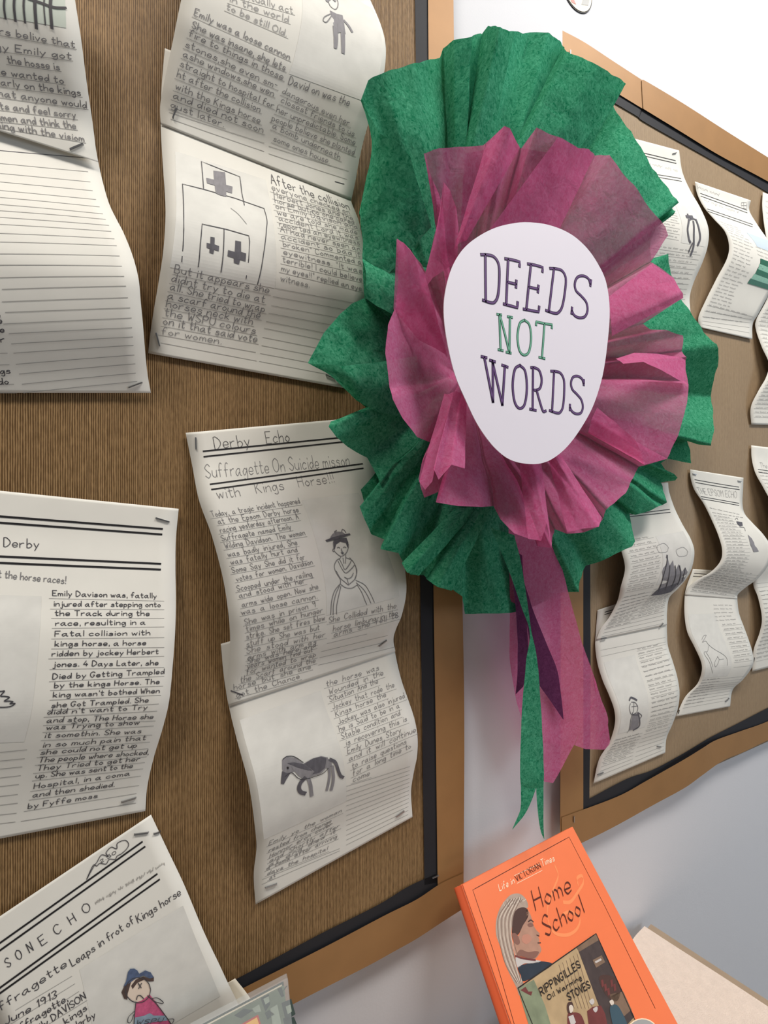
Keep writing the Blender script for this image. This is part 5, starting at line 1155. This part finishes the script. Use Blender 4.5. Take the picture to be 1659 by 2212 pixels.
ik.fill(zbk(875, 1410, 885, 1378, 910, 1375, 922, 1400, 915, 1450, 885, 1455), M['hair'], 4, smooth=True); ik.fill(zbk(890, 1410, 905, 1395, 920, 1410, 918, 1440, 900, 1452), M['veil_line'], 5, smooth=True)
ik.fill(zbk(880, 1470, 920, 1450, 970, 1460, 1000, 1520, 1010, 1600, 900, 1620), M['maroon'], 4, smooth=True); ik.fill(zbk(885, 1480, 920, 1465, 940, 1520, 910, 1560), M['pale_grey'], 5)
ik.fill(zbk(1020, 1440, 1060, 1410, 1120, 1400, 1150, 1460, 1170, 1560, 1040, 1600), M['maroon'], 4); ik.fill(zbk(1062, 1425, 1090, 1408, 1095, 1430, 1080, 1450), M['pale_grey'], 5, smooth=True); ik.fill(zbk(1035, 1370, 1060, 1350, 1072, 1375, 1055, 1395), M['pale_grey'], 5, smooth=True)
ik.fill(zbk(1180, 1372, 1200, 1358, 1212, 1380, 1200, 1405), M['veil_line'], 5, smooth=True); ik.fill(zbk(1185, 1410, 1230, 1395, 1270, 1450, 1310, 1560, 1230, 1600, 1195, 1500), M['dusky_blue'], 5, smooth=True)
for L_ in ((525, 1275, 1085, 884, 1375, 1530), (525, 1275, 640, 1560)): ik.line(zbk(*L_), .0009, M['ink'], 5, smooth=False)
def plain(t, x0, y0, x1, y1, h, w_=.0010):
    (a, b), (c, d) = zbk(x0, y0, x1, y1); write(ik, t, a, b, c, d, h / 3.318, M['ink'], w_, jit=0.15, lift=7, gap=2.8, space=5)
plain('RIPPINGILLES', 692, 1330, 975, 1122, 64); plain('Oil Warming', 742, 1360, 980, 1208, 38, .0008); plain('STOVES', 890, 1365, 1045, 1268, 60, .0010)
ik.build('street_picture', cover)
ik = Ink(BP)
cc = zbk(1415, 1610)[0]
ik.fill([(cc[0] + 36 * math.cos(t * .26), cc[1] + 36 * math.sin(t * .26)) for t in range(24)], M['cream'], 6); ik.fill([(cc[0] + 33.5 * math.cos(t * .26), cc[1] + 33.5 * math.sin(t * .26)) for t in range(24)], M['badge_grey'], 7)
ik.build('round_picture', cover)
ik = Ink(Plane(bev(-.047, 0, .003), -nn * .010, dn * BH))
write(ik, 'Home School', 1052, 2190, 1000, 1990, 5, M['cream'], .0006, jit=0, lift=2) if False else None
# stand that holds the orange book, behind it
def prop(name, label, P, H, W, depth):
    z0 = ztop + .006
    b0 = P(.25, 1.0, depth); b1 = P(.75, 1.0, depth)
    t0 = P(.25, .30, depth); t1 = P(.75, .30, depth)
    return b0, b1, t0, t1, z0
stand = thing('book_stand', 'small wooden stand propping the orange book, hidden behind it', 'book stand', (bev(.5, 1, .03).x, bev(.5, 1, .03).y, ztop + .006))
b0, b1 = bev(.2, 1.0, .0155), bev(.8, 1.0, .0155); t0, t1 = bev(.2, .25, .0155), bev(.8, .25, .0155)
V = [b0, b1, t1, t0] + [p - nn * .006 for p in (b0, b1, t1, t0)]
mesh('rest_panel', V, [(0, 1, 2, 3), (4, 7, 6, 5), (0, 4, 5, 1), (2, 6, 7, 3), (1, 5, 6, 2), (0, 3, 7, 4)], M['wood'], stand, smooth=False)
lp = bev(.2, 1.0, -.012); lq = bev(.8, 1.0, -.012)
V = [b0, b1, lq, lp]; V = [p + dn * .0006 for p in V] + [p + dn * .006 for p in V]
mesh('ledge', V, [(0, 1, 2, 3), (4, 7, 6, 5), (0, 4, 5, 1), (2, 6, 7, 3), (1, 5, 6, 2), (0, 3, 7, 4)], M['wood'], stand, smooth=False)
for u in (.28, .72):
    p = bev(u, .96, .03); q = bev(u, .35, .022)
    box('leg', (p.x - .006, p.x + .006, p.y - .006, p.y + .006, ztop + .0065, p.z + .01), M['wood'], stand)
    box('leg', (q.x - .006, q.x + .006, q.y - .004, q.y + .004, ztop + .0065, q.z + .004), M['wood'], stand)

# book in a clear sleeve at the bottom edge
gTL, gTR = at(405, 2226, .055), at(622, 2112, .055); gLR = at(648, 2212, .074)
gx = (gTR - gTL).normalized(); gd = (gLR - gTR); gd = (gd - gx * gd.dot(gx)).normalized()
gn = gx.cross(gd); gn = gn if gn.y < 0 else -gn
GH = max(.2, (gTR.z - ztop - .022) / -gd.z); GW = .20
def gev(u, v, d=0.0): return gTR - gx * (GW * (1 - u)) + gd * (GH * v) - gn * d
gb_ = thing('book', 'green picture book in a clear plastic sleeve, cut by the bottom picture edge', 'book', gev(.5, 1, .008))
gc = slab('front_cover', .01, .978, .016, .99, .0012, .0030, M['green_art'], gb_, bevel=.0004, P=gev)
slab('page_block', .015, .968, .02, .985, .0030, .0090, M['pages'], gb_, bevel=0, P=gev)
slab('back_cover', .01, .978, .016, .99, .0090, .0108, M['green_art_dark'], gb_, bevel=.0004, P=gev)
slab('plastic_sleeve', 0, 1, 0, 1, 0, .0118, M['plastic'], gb_, bevel=.001, P=gev)
GP = Plane(gev(0, 0, .0012), gx * GW, gd * GH); ik = Ink(GP); zg = zc(400, 1850, 3.318)
for p in ((540, 1015, 600, 985, 610, 1060, 575, 1110), (690, 1050, 760, 1020, 790, 1130, 720, 1180)): ik.fill(zg(*p), M['green_art_dark'], 1)
for p in ((560, 1020, 600, 1000, 605, 1040, 575, 1060), (720, 1075, 755, 1060, 765, 1110, 735, 1130)): ik.fill(zg(*p), M['green_art_light'], 2)
for p in ((660, 950, 690, 935, 710, 1000, 690, 1010), (720, 930, 735, 925, 690, 985), (570, 1120, 600, 1100, 640, 1130, 590, 1170), (350, 1140, 420, 1090, 490, 1100, 400, 1160), (700, 1160, 780, 1150, 800, 1201, 710, 1201)): ik.fill(zg(*p), M['green_art_dark'], 1)
for p in ((610, 1090, 660, 1060, 690, 1201, 630, 1240), (480, 1090, 530, 1060, 545, 1110, 500, 1120)): ik.fill(zg(*p), M['green_art_light'], 1)
ik.fill(zg(398, 1202, 522, 1132, 560, 1260, 420, 1300), M['red_panel'], 3); ik.fill(zg(418, 1206, 514, 1150, 548, 1262, 430, 1300), M['yellow_panel'], 4)
ik.build('cover_picture', gc)
